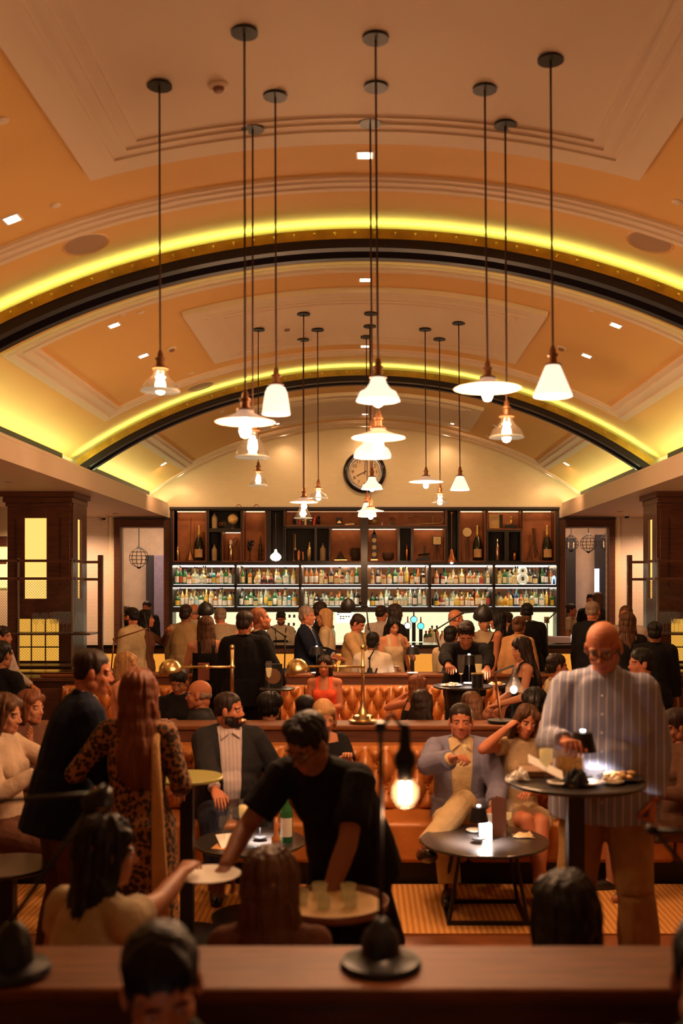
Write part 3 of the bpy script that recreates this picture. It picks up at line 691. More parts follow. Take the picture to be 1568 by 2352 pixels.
# figure-eight bottle
p = P(1200, 1342.6, 17.15); p.z += .0
r = thing('figure_eight_bottle', 'white ceramic bottle shaped like a figure eight on the upper shelf', 'bottle', p)
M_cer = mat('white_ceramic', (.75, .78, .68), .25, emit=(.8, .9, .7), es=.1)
def torus(mb, c, R, rr, n=24, m=10, M=None):
    rings = []
    for i in range(n+1):
        a = 2*PI*i/n
        ring = [V(((R+rr*math.cos(2*PI*k/m))*math.cos(a), rr*1.2*math.sin(2*PI*k/m), (R+rr*math.cos(2*PI*k/m))*math.sin(a))) for k in range(m)]
        if M: ring = [M @ q for q in ring]
        rings.append([V(c)+q for q in ring])
    return mb.loft(rings, False)
mb = MB(); torus(mb, p+V((0, 0, .10)), .068, .030); torus(mb, p+V((0, 0, .235)), .052, .026); mb.build('body', M_cer, r, smooth=True)
MB().lathe([(.014, .28), (.012, .33)], p+V((-.04, 0, 0)), 10).build('neck', M_cer, r)
p = P(1272, 1342.6, 17.2)
o = MB().prism([(p.x-.05, p.z), (p.x-.035, p.z+.13), (p.x, p.z+.16), (p.x+.03, p.z+.12), (p.x+.045, p.z), (p.x+.02, p.z), (p.x+.01, p.z+.09), (p.x-.015, p.z+.10), (p.x-.025, p.z)], 17.18, 17.22).build('glass_trophy', mat('crystal', (.5, .7, .85), .1, trans=.3, emit=(.5, .7, 1), es=.2), bev=.005)
tag(o, 'arched pale blue glass ornament at the right end of the upper shelf', 'ornament')

# ---------------------------------------------------------------- curios in the niches
def curio(name, label, cat, px, py, y=17.22): q = P(px, py, y); return thing(name, label, cat, q, 'curios in the back bar niches'), q
M_clay = mat('stoneware', (.42, .30, .17), .7, bump=(30, .2), var=.2); M_dkglass = mat('dark_bottle', (.014, .014, .008), .15, coat=.4); M_foil = mat('gold_foil', (.75, .50, .16), .35, .7)
M_lbl = mat('aged_label', (.52, .32, .14), .6, var=.2)
for px, q, nm in ((457, 1287, 'in the leftmost niche'), (1096, 1287, 'beside the round faced standing clock'), (1256, 1287, 'in the rightmost niche')):
    r, p = curio('champagne_bottle', 'oversized champagne bottle with gold neck foil %s' % nm, 'bottle', px, q)
    if px == 457: q2 = 1
    MB().lathe([(.07, 0), (.083, .01), (.085, .22), (.075, .30), (.04, .40), (.025, .47), (.025, .48)], p, 20).build('glass', M_dkglass, r, smooth=True)
    MB().lathe([(.042, .40), (.027, .47), (.021, .56), (.026, .585), (.024, .60), (.001, .605)], p, 16).build('foil', M_foil, r, smooth=True)
    mb = MB(); vs = [(p.x+.087*math.cos(a), p.y+.087*math.sin(a), p.z+zz) for a in [-PI/2-.9+.2*i for i in range(10)] for zz in (.05, .19)]
    mb.add(vs, [(2*i, 2*i+2, 2*i+3, 2*i+1) for i in range(9)]); mb.build('paper_label', M_lbl, r, smooth=True)
def shaker(px, py, m, nm, k=1):
    r, p = curio('cocktail_shaker', nm, 'shaker', px, py)
    MB().lathe([(a*k, b*k) for a, b in ((.028, 0), (.03, .004), (.036, .12), (.036, .13), (.030, .155), (.02, .17))], p, 16).build('cup', m, r, smooth=True, auto=True)
    MB().lathe([(a*k, b*k) for a, b in ((.02, .17), (.019, .20), (.012, .21), (.011, .235), (.001, .24))], p, 14).build('lid', m, r, smooth=True, auto=True)
shaker(408, 1288, M_polbrass, 'slim gold cocktail shaker in the leftmost niche', 1.1)
shaker(711, 1288, M_polbrass, 'tall ornate gold shaker beside the copper still', 1.35)
shaker(934, 1288, M_copper, 'slim copper coloured shaker in the black slot right of centre', 1.15)
for px, py, nm, k in ((492, 1288, 'in the lower left black niche', 1), (741, 1288, 'beside the copper still niche', 1.05), (492, 1214, 'beside the small globe', 1)):
    r, p = curio('stoneware_jar', 'beige stoneware jar %s' % nm, 'jar', px, py)
    MB().lathe([(a*k, b*k) for a, b in ((.045, 0), (.05, .01), (.052, .17), (.046, .20), (.02, .225), (.018, .25))], p, 18).build('body', M_clay, r, smooth=True)
    MB().lathe([(.02*k, .25*k), (.02*k, .275*k), (.008, .29*k)], p, 12).build('stopper', M_wdark2 if px != 741 else M_steelg, r)
r, p = curio('table_globe', 'small golden globe on a stand in the upper left niche', 'globe', 535, 1214)
MB().ell(p+V((0, 0, .16)), (.092,)*3, 20, 12).build('ball', mat('globe_paper', (.62, .42, .16), .5, var=.4, vs=14), r, smooth=True)
MB().lathe([(.05, 0), (.045, .01), (.012, .02), (.01, .07)], p, 16).build('stand', M_polbrass, r, smooth=True)
r, p = curio('spectacles', 'old round wire spectacles standing in the upper left niche', 'spectacles', 510, 1214)
for s in (-.028, .028):
    mb = MB(); torus(mb, p+V((s, 0, .08)), .024, .004, 16, 6); mb.build('lens_ring', M_copper, r)
r, p = curio('soda_siphon', 'chrome soda siphon with black hose in the left niche', 'siphon', 530, 1288)
MB().lathe([(.042, 0), (.045, .01), (.045, .2), (.04, .24), (.02, .27), (.018, .3)], p, 16).build('body', mat('chrome', (.7, .55, .35), .15, 1), r, smooth=True)
MB().lathe([(.026, .28), (.026, .34), (.018, .36)], p, 14).build('head', M_white, r)
MB().tube([p+V((.02, 0, .34)), p+V((.08, 0, .4)), p+V((.12, 0, .35)), p+V((.09, 0, .26))], .007, 6).build('hose', M_black, r)
def niche_lamp(px, hz, nm, m, w_):
    r, p = curio('niche_pendant', nm, 'pendant light', px, 1180, 17.02)
    z1 = Z(hz, 17.02)
    MB().tube([(p.x, 17.02, p.z), (p.x, 17.02, z1+.08)], .007, 6).build('stem', M_oldbrass, r)
    box(p.x-.02, p.x+.02, 17.0, 17.1, p.z, p.z+.03).build('bracket', M_oldbrass, r)
    MB().lathe([(w_*.97, -.02), (w_, -.012), (w_*.45, .09), (.03, .16), (.02, .2), (.008, .21)], (p.x, 17.02, z1), 20).build('shade', m, r, smooth=True)
    MB().ell((p.x, 17.02, z1-.012), (.03, .03, .035)).build('bulb', emis('niche_bulb', (1, .75, .5), 5), r, smooth=True)
niche_lamp(1037, 1289, 'copper cone pendant lamp hanging before the black slot, right', M_copper, .10)
r, p = curio('hanging_lamp', 'white oval glass lamp glowing on a thin rod, left of the books', 'pendant light', 633, 1180, 17.0)
MB().tube([(p.x, 17, p.z), (p.x, 17, Z(1270, 17))], .006, 6).build('stem', M_oldbrass, r)
MB().lathe([(.001, -.075), (.06, -.06), (.095, -.02), (.09, .02), (.05, .06), (.025, .08), (.02, .12), (.008, .13)], (p.x, 17, Z(1279, 17)), 20).build('glass', emis('oval_glass', (1, .72, .5), 2.4), r, smooth=True)
r, p = curio('wall_sconce', 'tall thin brass rod lamp with wide conical foot, leftmost niche', 'lamp', 437, 1288)
MB().tube([p+V((0, 0, .18)), p+V((.005, 0, .45)), p+V((.012, 0, .75))], .006, 6).build('rod', M_oldbrass, r)
MB().lathe([(.09, 0), (.088, .01), (.05, .09), (.02, .16), (.015, .2)], p, 18).build('foot', M_oldbrass, r, smooth=True)
r, p = curio('topiary_ornament', 'dark wire tree ornament in the brown niche left of the hanging lamp', 'ornament', 574, 1288)
MB().tube([p, p+V((0, 0, .18))], .008, 6).build('stem', M_black, r); mb = MB()
for k in range(9): a = k*2.4; mb.ell(p+V((.045*math.cos(a)*(k % 3)/2, .03*math.sin(a), .19+.018*k)), (.03, .02, .028), 7, 5)
mb.build('crown', M_black, r)
MB().lathe([(.04, 0), (.03, .015)], p, 12).build('base', M_black, r)
r, p = curio('figurine_column', 'dark carved column figurine in the brown niche', 'figurine', 598, 1288)
MB().lathe([(.04, 0), (.03, .03), (.022, .07), (.038, .1), (.02, .14), (.034, .18), (.018, .22), (.03, .26), (.012, .3), (.014, .36), (.005, .44)], p, 12).build('body', mat('dark_bronze', (.05, .03, .015), .4, .6), r, smooth=True)
# books
for i, (px, w_, h_, c_, tl, nm) in enumerate(((683, 5, 17, (.12, .08, .05), 0, 'brown book'), (689, 5, 18, (.42, .03, .02), 0, 'red book'), (696, 6, 19, (.03, .03, .03), 0, 'black book with white lettering'), (702, 5, 20, (.55, .42, .2), 0, 'cream spined book'), (709, 5, 17, (.02, .02, .02), 0, 'slim black book'), (714, 5, 18, (.025, .02, .02), 0, 'black book with cream band'), (721, 5, 21, (.5, .05, .025), 8, 'leaning red book'))):
    r, p = curio('book', '%s, %s in the row of books on the top niche' % (nm, ORD[i]), 'book', px, 1206.5, 17.25)
    wd = w_*17.25/FPX/2; hh = h_*17.25/FPX
    M = Matrix.Translation(p) @ Matrix.Rotation(math.radians(tl), 4, 'Y')
    MB().box(-wd, wd, -.08, .08, 0, hh, M=M).build('cover', mat('book_%d' % i, c_, .6), r, bev=.002)
    MB().box(-wd*.8, wd*.8, -.07, .082, .003, hh+.001, M=M).build('pages', M_paper, r)
    if i in (2, 3, 5): MB().box(-wd*.7, wd*.7, -.0815, -.08, hh*.5, hh*.62, M=M).build('spine_label', LC['c'][1], r)
for px, nm in ((677, 'left'), (731, 'right')):
    r, p = curio('bookend', 'dark %s bookend shaped as a crouching figure' % nm, 'bookend', px, 1206.5)
    MB().box(p.x-.04, p.x+.04, p.y-.05, p.y+.05, p.z, p.z+.02).build('base', M_black, r)
    mb = MB(); mb.ell(p+V((0, 0, .07)), (.035, .04, .055), 10, 7); mb.ell(p+V((.01, 0, .14)), (.022, .022, .026), 10, 7); mb.build('figure', M_black, r, smooth=True)
r, p = curio('framed_emblem', 'small dark plaque with a gold leaf emblem, top niche', 'plaque', 779, 1206.5)
box(p.x-.05, p.x+.05, p.y, p.y+.015, p.z, p.z+.13).build('board', M_black, r, bev=.003)
MB().prism([(p.x-.035, p.z+.04), (p.x+.035, p.z+.04), (p.x+.03, p.z+.06), (p.x+.012, p.z+.065), (p.x, p.z+.09), (p.x-.012, p.z+.065), (p.x-.03, p.z+.06)], p.y-.006, p.y).build('emblem', M_foil, r)
r, p = curio('stacked_books', 'closed book lying flat on a dark case, top niche', 'book', 805, 1206.5)
M = Matrix.Translation(p) @ Matrix.Rotation(math.radians(-4), 4, 'Y')
MB().box(-.10, .10, -.07, .07, 0, .03, M=M).build('cover', M_black, r); MB().box(-.095, .07, -.072, .07, .006, .026, M=M).build('pages', LC['c'][1], r)
r, p = curio('copper_still', 'small copper still with glass column in the black niche', 'still', 686, 1288)
MB().lathe([(.03, 0), (.033, .01), (.033, .14), (.015, .17), (.01, .19)], p, 16).build('boiler', M_copper, r, smooth=True)
MB().tube([p+V((.015, 0, .15)), p+V((.07, 0, .15)), p+V((.075, 0, .02))], .006, 6).build('pipe', M_copper, r)
r, p = curio('retort_stand', 'thin brass laboratory stand with hanging glass bulb', 'stand', 674, 1288)
MB().lathe([(.04, 0), (.035, .012)], p, 14).build('base', M_copper, r); MB().tube([p, p+V((0, 0, .48))], .006, 6).build('rod', M_copper, r)
MB().ell(p+V((.028, 0, .2)), (.025,)*3).build('flask', mat('flask_glass', (.7, .55, .45), .1, alpha=.6, spec=1), r, smooth=True); MB().tube([p+V((.028, 0, .22)), p+V((.028, 0, .46))], .009, 8).build('tube', MATS['flask_glass'], r)
r, p = curio('bowler_hat', 'dark hat resting on a gold edged stand, brown niche', 'hat', 782, 1288)
MB().lathe([(.11, .03), (.115, .038), (.06, .05), (.055, .08), (.03, .12), (.012, .16), (.001, .17)], p, 20).build('crown', mat('dark_felt', (.04, .022, .012), .9), r, smooth=True)
box(p.x-.11, p.x+.11, p.y-.05, p.y+.05, p.z, p.z+.025).build('stand', M_polbrass, r, bev=.004)
r, p = curio('leather_pot', 'dark round handled pot leaning beside the hat', 'pot', 816, 1288)
MB().lathe([(.06, 0), (.075, .03), (.078, .14), (.07, .2), (.075, .22)], p, 18).build('body', MATS['dark_felt'], r, smooth=True)
MB().tube([p+V((-.075, 0, .2)), p+V((-.10, 0, .15)), p+V((-.08, 0, .08))], .007, 6).build('handle', MATS['dark_felt'], r)
r, p = curio('plate_ornament', 'round patterned glass plate standing behind the centre pendant', 'plate', 858, 1206)
MB().lathe([(.001, -.008), (.07, -.01), (.072, 0), (.001, 0)], p+V((0, 0, .075)), 22, M=RX).build('plate', mat('gold_plate', (.4, .25, .1), .4, .4, var=.4, vs=30), r, smooth=True)
MB().box(p.x-.04, p.x+.04, p.y-.02, p.y+.03, p.z, p.z+.012).build('stand', M_black, r)
r, p = curio('tiny_vase', 'tiny glass vase on the top right niche', 'vase', 877, 1206)
MB().lathe([(.02, 0), (.012, .015), (.01, .03), (.022, .05)], p, 12).build('glass', MATS['flask_glass'], r)
r, p = curio('chain_ornament', 'round openwork metal ornament on the top right niche', 'ornament', 901, 1206)
mb = MB()
for k in range(5): torus(mb, p+V((.012*k-.024, 0, .085+.01*(k % 2))), .03+.006*(k % 3), .003, 18, 5)
mb.build('rings', M_oldbrass, r); MB().box(p.x-.03, p.x+.03, p.y-.02, p.y+.02, p.z, p.z+.05).build('foot', M_black, r)
r, p = curio('trombone', 'slender brass trombone lying along the upper right niche', 'trombone', 978, 1207)
def pp(px, py): return P(px, py, 17.22)
MB().tube([pp(940, 1186), pp(1010, 1185.5), pp(1016, 1188), pp(1018.5, 1193), pp(1016, 1199), pp(1010, 1202), pp(920, 1205)], .0055, 8).build('slide', M_polbrass, r, smooth=True)
MB().tube([pp(994, 1186), pp(994, 1202)], .004, 6).build('brace', M_polbrass, r); MB().tube([pp(950, 1186), pp(943, 1186), pp(937, 1186)], [.007, .016, .03], 12).build('bell', M_polbrass, r, smooth=True)
MB().tube([pp(925, 1206), pp(965, 1205.5)], .006, 6).build('tuning_tube', M_polbrass, r)
# three-dial clock
r, p = curio('three_dial_clock', 'tall dark tower clock with three round dials in the brown niche', 'clock', 859, 1288)
box(p.x-.06, p.x+.06, p.y-.04, p.y+.04, p.z, p.z+.03).build('base', M_polbrass, r, bev=.006)
box(p.x-.048, p.x+.048, p.y-.03, p.y+.03, p.z+.03, p.z+.44).build('case', M_black, r, bev=.003)
MB().lathe([(.05, .44), (.052, .455), (.03, .48), (.015, .5), (.01, .54), (.001, .55)], p, 4, M=Matrix.Rotation(PI/4, 4, 'Z')).build('roof', M_black, r)
for k in range(3):
    dl = MB().lathe([(.038, -.034), (.038, -.030)], p+V((0, 0, .11+.12*k)), 20, M=RX); dl = MB().lathe([(.038, .031), (.038, .036)], p+V((0, 0, .11+.12*k)), 20, M=RX).build('dial', LC['c'][1], r)
    MB().box(p.x-.002, p.x+.002, p.y-.04, p.y-.037, p.z+.11+.12*k, p.z+.14+.12*k).build('hand', M_black, dl)
r, p = curio('ribbed_bowl', 'dark ribbed wooden bowl beside the tower clock', 'bowl', 891, 1288)
mb = MB(); rings = []
for (ra, zz) in ((.05, 0), (.09, .04), (.1, .1), (.09, .14), (.082, .14), (.09, .10), (.05, .02)):
    rings.append([p+V(((ra+.004*(k % 2))*math.cos(2*PI*k/36), (ra*.8+.004*(k % 2))*math.sin(2*PI*k/36), zz)) for k in range(36)])
mb.loft(rings).build('bowl', mat('dark_basket', (.07, .03, .015), .6), r, smooth=True)
r, p = curio('typewriter', 'black vintage typewriter in the right brown niche', 'typewriter', 976, 1288)
MB().prism([(p.x-.15, p.z), (p.x+.07, p.z), (p.x+.07, p.z+.06), (p.x+.02, p.z+.10), (p.x-.05, p.z+.07), (p.x-.15, p.z+.03)], p.y-.09, p.y+.09).build('body', M_black, r, bev=.006)
MB().tube([(p.x-.12, p.y, p.z+.10), (p.x+.08, p.y, p.z+.12)], .018, 10).build('platen', M_blackgloss, r)
mb = MB()
for i in range(8):
    for j in range(3): mb.lathe([(.008, 0), (.008, .006)], (p.x-.13+.024*i, p.y-.10+.02*j, p.z+.045+.008*j), 8)
mb.build('keys', M_steelg, r)['kind'] = 'stuff'
MB().box(p.x-.03, p.x+.0, p.y+.02, p.y+.025, p.z+.1, p.z+.26).build('paper_rest', M_black, r)
r, p = curio('tripod_clock', 'square faced clock on a small wooden tripod beside the typewriter', 'clock', 1003, 1288)
box(p.x-.075, p.x+.075, p.y-.04, p.y+.04, p.z+.27, p.z+.42).build('case', M_black, r, bev=.004)
box(p.x-.065, p.x+.065, p.y-.045, p.y-.04, p.z+.28, p.z+.41).build('dial', LC['c'][1], r)
for a in (-.07, 0, .08): MB().tube([p+V((0, 0, .28)), p+V((a, .03 if a == 0 else -.02, 0))], .008, 6).build('leg', M_wdark2, r)
MB().box(p.x-.002, p.x+.002, p.y-.048, p.y-.045, p.z+.345, p.z+.39).build('hand', M_black, r)
r, p = curio('pole_clock', 'round clock face on a slender stand in the tall right niche', 'clock', 1072, 1288)
MB().lathe([(.08, .01), (.078, .03)], p+V((0, 0, .49)), 24, M=RX).build('dial', LC['c'][1], r); MB().lathe([(.086, -.005), (.086, .012)], p+V((0, 0, .49)), 24, M=RX).build('case', M_wdark2, r)
for s in (-.02, .02): MB().tube([p+V((s, 0, 0)), p+V((s*.5, 0, .41))], .008, 6).build('leg', M_wdark2, r)
r, p = curio('framed_print', 'pale framed page in the upper right niche', 'frame', 1135, 1213)
box(p.x-.085, p.x+.085, p.y, p.y+.02, p.z, p.z+.23).build('frame', M_foil, r); box(p.x-.075, p.x+.075, p.y-.003, p.y, p.z+.01, p.z+.22).build('page', mat('old_page', (.5, .33, .15), .8, var=.3, vs=40), r)
r, p = curio('tall_box', 'narrow black box beside the framed page', 'box', 1150, 1213); box(p.x-.025, p.x+.025, p.y-.03, p.y+.03, p.z, p.z+.23).build('case', M_black, r, bev=.003)
r, p = curio('gold_statuette', 'small gold statuette on a dark base in the upper right niche', 'statuette', 1173, 1213)
box(p.x-.1, p.x+.09, p.y-.04, p.y+.04, p.z, p.z+.06).build('base', M_black, r, bev=.004)
mb = MB(); mb.ell(p+V((0, 0, .11)), (.025, .02, .05)); mb.ell(p+V((.005, 0, .18)), (.018,)*3); mb.tube([p+V((0, 0, .14)), p+V((.035, 0, .12))], .008, 6); mb.build('figure', M_foil, r, smooth=True)
r, p = curio('silver_siphon', 'pink metal siphon bottle with a side tap, right black niche', 'siphon', 1142, 1288)
MB().lathe([(.036, 0), (.04, .01), (.04, .22), (.03, .26), (.014, .29), (.014, .33)], p, 16).build('body', mat('rose_metal', (.6, .33, .25), .2, .9), r, smooth=True)
MB().lathe([(.02, .33), (.022, .37), (.01, .40)], p, 12).build('head', MATS['chrome'], r); MB().tube([p+V((-.03, 0, .18)), p+V((-.10, 0, .19))], .007, 6).build('spout', MATS['chrome'], r)
r, p = curio('copper_pineapple', 'copper pineapple cup in the narrow black niche', 'pineapple', 1181, 1288)
MB().lathe([(.025, 0), (.04, .02), (.044, .08), (.03, .13), (.015, .145)], p, 14).build('body', M_copper, r, smooth=False)
mb = MB()
for k in range(7): a = k*2*PI/7; mb.tube([p+V((0, 0, .14)), p+V((.03*math.cos(a), .03*math.sin(a), .19))], [.008, .001], 5)
mb.build('leaves', M_copper, r)
r, p = curio('leather_telescope', 'dark telescope on splayed wooden legs in the rightmost niche', 'telescope', 1225, 1288)
MB().tube([p+V((.035, 0, .05)), p+V((0, 0, .56))], [.022, .03], 12).build('tube', M_wdark2, r)
for a in (-.11, .11): MB().tube([p+V((0, .01, .36)), p+V((a, 0, 0))], .011, 6).build('leg', M_wdark2, r)

# back counter goods
for i, (px, c4, py) in enumerate(sorted(((985, 'sawr', 1452), (992, 'tpwk', 1446), (1003, 'tack', 1446), (978, 'sdwr', 1456), (987, 'fgwg', 1462), (1015, 'sarg', 1458), (1124, 'tgwk', 1446), (1114, 'spwk', 1455), (1168, 'tgyk', 1450), (930, 'lrwr', 1450), (500, 'tgwk', 1452), (512, 'tack', 1454), (760, 'swwk', 1452), (765, 'twwk', 1452)))):
    y = 16.9; bottle(X(px, y), y, 1.005, c4, '%s %s bottle on the back counter, %s from the left' % (SH[c4[0]][0], BC[c4[1]][0], ORD[i]), 'bottles on the back counter', 1.1)
struct(box(X(396, 17), X(1278, 17), 16.75, 17.44, .96, 1.0), 'trim_%d' % tn, M_wdark, 'back counter top'); tn += 1
r = thing('notice_board', 'white notice with rows of dark labels behind the bar', 'notice', P(794, 1428, 17.42))
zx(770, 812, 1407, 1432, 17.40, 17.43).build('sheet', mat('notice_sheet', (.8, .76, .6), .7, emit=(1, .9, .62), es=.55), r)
zx(772, 806, 1407, 1409, 17.39, 17.40).build('red_band', mat('band_red', (.5, .08, .05), .6), r)
for a, q in [(773, 1411)]+[(779+6.3*k, 1416) for k in range(4)]+[(779+6.3*k, 1421) for k in range(2)]: zx(a, a+4.6, q, q+2.4, 17.39, 17.40).build('dark_tag', M_black, r)
for k, (px, py) in enumerate(((659, 1413), (670, 1413), (657, 1432), (669, 1432), (672, 1450))):
    o = zx(px, px+5, py, py+7, 17.41, 17.44).build('wall_switch', M_steelg, bev=.003); tag(o, 'small grey switch plate on the lit panel, %s of five' % ORD[k], 'switch', 'switch plates behind the bar')
r = thing('picture_card', 'small amber card pinned on the lit panel at the right', 'card', P(1262, 1430, 17.42)); zx(1257, 1269, 1418, 1433, 17.42, 17.44).build('sheet', LC['c'][1], r)
# beer taps
for px, py, c_, nm, tp in ((936, 1437, (.75, .85, 1), 'white', 0), (950, 1423, (.1, .55, 1), 'blue', 1), (966, 1438, (.05, .75, .65), 'teal', 0)):
    d = 15.1; p = P(px, py, d)
    r = thing('beer_tap', 'black beer font with a glowing %s round badge' % nm, 'beer tap', (p.x, d, 1.15), 'beer fonts on the bar')
    MB().tube([(p.x, d, 1.15), (p.x, d, p.z-.05)], .028, 12).build('column', M_black, r)
    MB().lathe([(.052, .015), (.055, .0), (.05, -.015)][::-1], p, 22, M=RX).build('badge_rim', M_black, r)
    MB().lathe([(.044, .016), (.044, .02)], p, 22, M=RX).build('badge', emis('badge_'+nm, c_, 2.2), r)
    MB().tube([p+V((0, 0, .05)), p+V((0, .0, .14))], [.012, .008], 8).build('handle', M_black if tp else M_capr, r)
# ---------------------------------------------------------------- front bar
BY = 14.25
r = thing('bar_counter', 'long dark bar counter with glowing amber front panels', 'bar counter', (0, BY+.3, 0))
box(-5.0, 4.6, BY-.05, BY+.6, 1.10, 1.15).build('worktop', M_blackgloss, r, bev=.008)
box(-4.95, 4.55, BY, BY+.5, .08, 1.0).build('carcase', M_wdark, r)
box(-5, 4.6, BY-.04, BY+.5, 1.03, 1.10).build('moulding', M_wdark2, r, bev=.01)
mb = MB()
for k in range(240): x = -4.95+9.5*k/240; mb.box(x, x+.022, BY-.055, BY-.04, 1.04, 1.07)
mb.build('dentils', M_oldbrass, r)['kind'] = 'stuff'
for k in range(12):
    a = -4.9+.8*k; box(a, a+.74, BY-.012, BY, .5, 1.02).build('amber_panel', emis('bar_amber', (1, .36, .04), .62), r)
    box(a+.74, a+.8, BY-.03, BY, .08, 1.03).build('pilaster', M_wdark, r)
box(-4.95, 4.55, BY-.2, BY-.14, .2, .24).build('foot_rail', M_polbrass, r)
o = box(-8.9, -5.05, 14.2, 14.8, 0, 1.1).build('side_counter', M_wdark); tag(o, 'dark side counter left of the bar in front of the tiles', 'counter')
o = box(4.75, 8.9, 14.2, 14.8, 0, 1.1).build('side_counter', M_wdark); tag(o, 'dark side counter right of the bar in front of the tiles', 'counter')
for px, py, nm, w_ in ((1285, 1461, 'till with a sloping pale screen at the right of the bar', .24), ):
    r = thing('till', nm, 'till', (X(px, 14.6), 14.6, 1.15)); x = X(px, 14.6)
    MB().prism([(x-w_, 1.16), (x+w_, 1.16), (x+w_*.8, 1.24), (x-w_*.8, 1.25)], 14.5, 14.85).build('screen', mat('lilac_white', (.5, .42, .5), .4), r)
    box(x-.05, x+.05, 14.6, 14.7, 1.15, 1.17).build('stand', M_black, r)
# small cordless lamps
def table_lamp(px, py, d, h, nm, e=3.0, rs=.055, col=(1, .86, .76), spot=140):
    p = P(px, py, d)
    r = thing('table_lamp', nm, 'table lamp', p, 'small cordless table lamps')
    MB().lathe([(rs*.85, 0), (rs*.85, .006), (rs*.8, .01), (.006, .012)], p, 22).build('base', M_white if h > .2 else M_black, r)
    MB().tube([p+V((0, 0, .01)), p+V((0, 0, h-.02))], .0045, 8).build('pole', M_black, r)
    MB().lathe([(rs*1.15, h-.085), (rs*.8, h), (rs*.3, h+.004), (rs*.28, h+.001), (rs*.75, h-.004), (rs*1.12, h-.085)], p, 24, cap=False).build('shade', M_black, r, smooth=False)
    MB().lathe([(.012, h+.004), (.012, h+.012), (.004, h+.013)], p, 12).build('touch_button', emis('button_glow', (1, .9, .85), 6), r)
    MB().lathe([(.03, h-.02), (.03, h-.014)], p, 14).build('led_disc', emis('led_disc', (1, .88, .78), 30), r)
    lamp('SPOT', p+V((-.0, -.022, h-.045)), e*2.0, col, .02, (0, 0, 0), spot, .5, parent=r)
for px, py, d, nm in ((727, 1546, 11.45, 'left of the red dressed woman, farther divider'), (947, 1546, 11.45, 'on the farther divider, right of centre')):
    table_lamp(px, py, d, .30, 'small black lamp %s' % nm, 1.0, .075)

# ================================================================ PARTITIONS AND SOFAS
def partition(y0, y1, zt, nm, x0=-3.6, x1=3.6):
    r = thing('seating_divider', nm, 'divider', (0, (y0+y1)/2, 0), 'wooden dividers between the seats')
    box(x0, x1, y0, y1, zt-.035, zt).build('top_board', M_wtop, r, bev=.01)
    box(x0+.02, x1-.02, y0+.04, y1-.04, 0, zt-.035).build('body', M_wdark, r)
    for yy in (y0+.015, y1-.04): box(x0+.02, x1-.02, yy, yy+.025, zt-.17, zt-.035).build('fascia', M_wdark2, r, bev=.004)
    return r
partition(2.31, 2.60, 1.05, 'nearest wooden divider top crossing the foreground')
partition(7.20, 7.50, .98, 'wooden divider behind the tan sofa, middle distance')
partition(11.40, 11.75, .98, 'farthest wooden divider behind the tufted sofa', -3.7, 3.7)
def sofa(yf, yb, nm, face=-1, x0=-3.4, x1=3.4, tuft=True, zb=.86, n=5):
    """face=-1 faces the camera: front at yf, back at yb"""
    r = thing('banquette_sofa', nm, 'sofa', (0, (yf+yb)/2, 0), 'tan leather banquettes')
    sg = 1 if yb > yf else -1; W = (x1-x0)/n
    def B(a, b_, p, q, z0, z1): lo, hi = sorted((p, q)); return box(a, b_, lo, hi, z0, z1)
    B(x0, x1, yf+sg*.10, yb, 0, .16).build('plinth', M_black, r)
    for k in range(n):
        a = x0+W*k+.004; b_ = x0+W*(k+1)-.004
        B(a, b_, yf, yb-sg*.02, .16, .43).build('seat_cushion', M_leather, r, bev=.03, smooth=True, auto=True)
        nx, nz = 112, 30; vs = []; z0 = .43; yb0 = yb-sg*.16
        for j in range(nz+1):
            for i in range(nx+1):
                u = i/nx; v = j/nz; x = a+(b_-a)*u; z = z0+(zb-z0)*v
                edge = min(1, min(u, 1-u)*14)*min(1, min(v, 1-v)*8)
                f = 1
                if tuft:
                    cx, cz = .0725, .143; q = (x+5)/cx; t_ = (z-z0)/cz
                    s1 = abs(math.sin(PI*(q+t_)/2)); s2 = abs(math.sin(PI*(q-t_)/2)); f = (s1*s2)**.5
                else:
                    f = .85+.15*abs(math.sin(PI*(x-x0)/.3))
                y = yb0-sg*(.075*f*edge**.5)
                vs.append((x, y+sg*.06*(1-v)*0-sg*.05*(1-v), z))
        n0 = (nx+1)*(nz+1); fs = []
        for j in range(nz):
            for i in range(nx): q = j*(nx+1)+i; fs.append((q, q+1, q+nx+2, q+nx+1))
        vs += [(a, yb-sg*.0, z0), (b_, yb, z0), (b_, yb, zb), (a, yb, zb)]
        c0, c1, c2, c3 = 0, nx, nz*(nx+1)+nx, nz*(nx+1)
        fs += [(c3, c2, n0+2, n0+3), (c0, n0, n0+1, c1), (c0, c3, n0+3, n0), (c1, n0+1, n0+2, c2)]
        bk = MB().add(vs, fs).build('back_cushion', M_leather, r, smooth=True, auto=True)
        if tuft:
            mb = MB(); 
            for jj in range(1, 3):
                for ii in range(int(W/.0725)+1):
                    xx = (math.ceil((a+5)/.0725)+ii)*.0725-5
                    if (round((xx+5)/.0725)+jj) % 2: continue
                    if a+.04 < xx < b_-.04 and z0+.143*jj < zb-.04: mb.ell((xx, yb0-sg*(.012+.05*(1-(.143*jj)/(zb-z0))), z0+.143*jj), (.011, .008, .011), 8, 5)
            if mb.v: mb.build('buttons', M_leather, bk, smooth=True)['kind'] = 'stuff'
    return r
sofa(6.57, 7.20, 'long tan leather sofa facing the camera in front of the middle divider')
sofa(10.72, 11.40, 'farther tufted tan leather sofa behind the middle seating')
sofa(3.25, 2.62, 'tan leather sofa backing onto the nearest divider', zb=.8, tuft=False)
sofa(8.15, 7.52, 'tan leather sofa backing onto the middle divider', zb=.8, tuft=False)

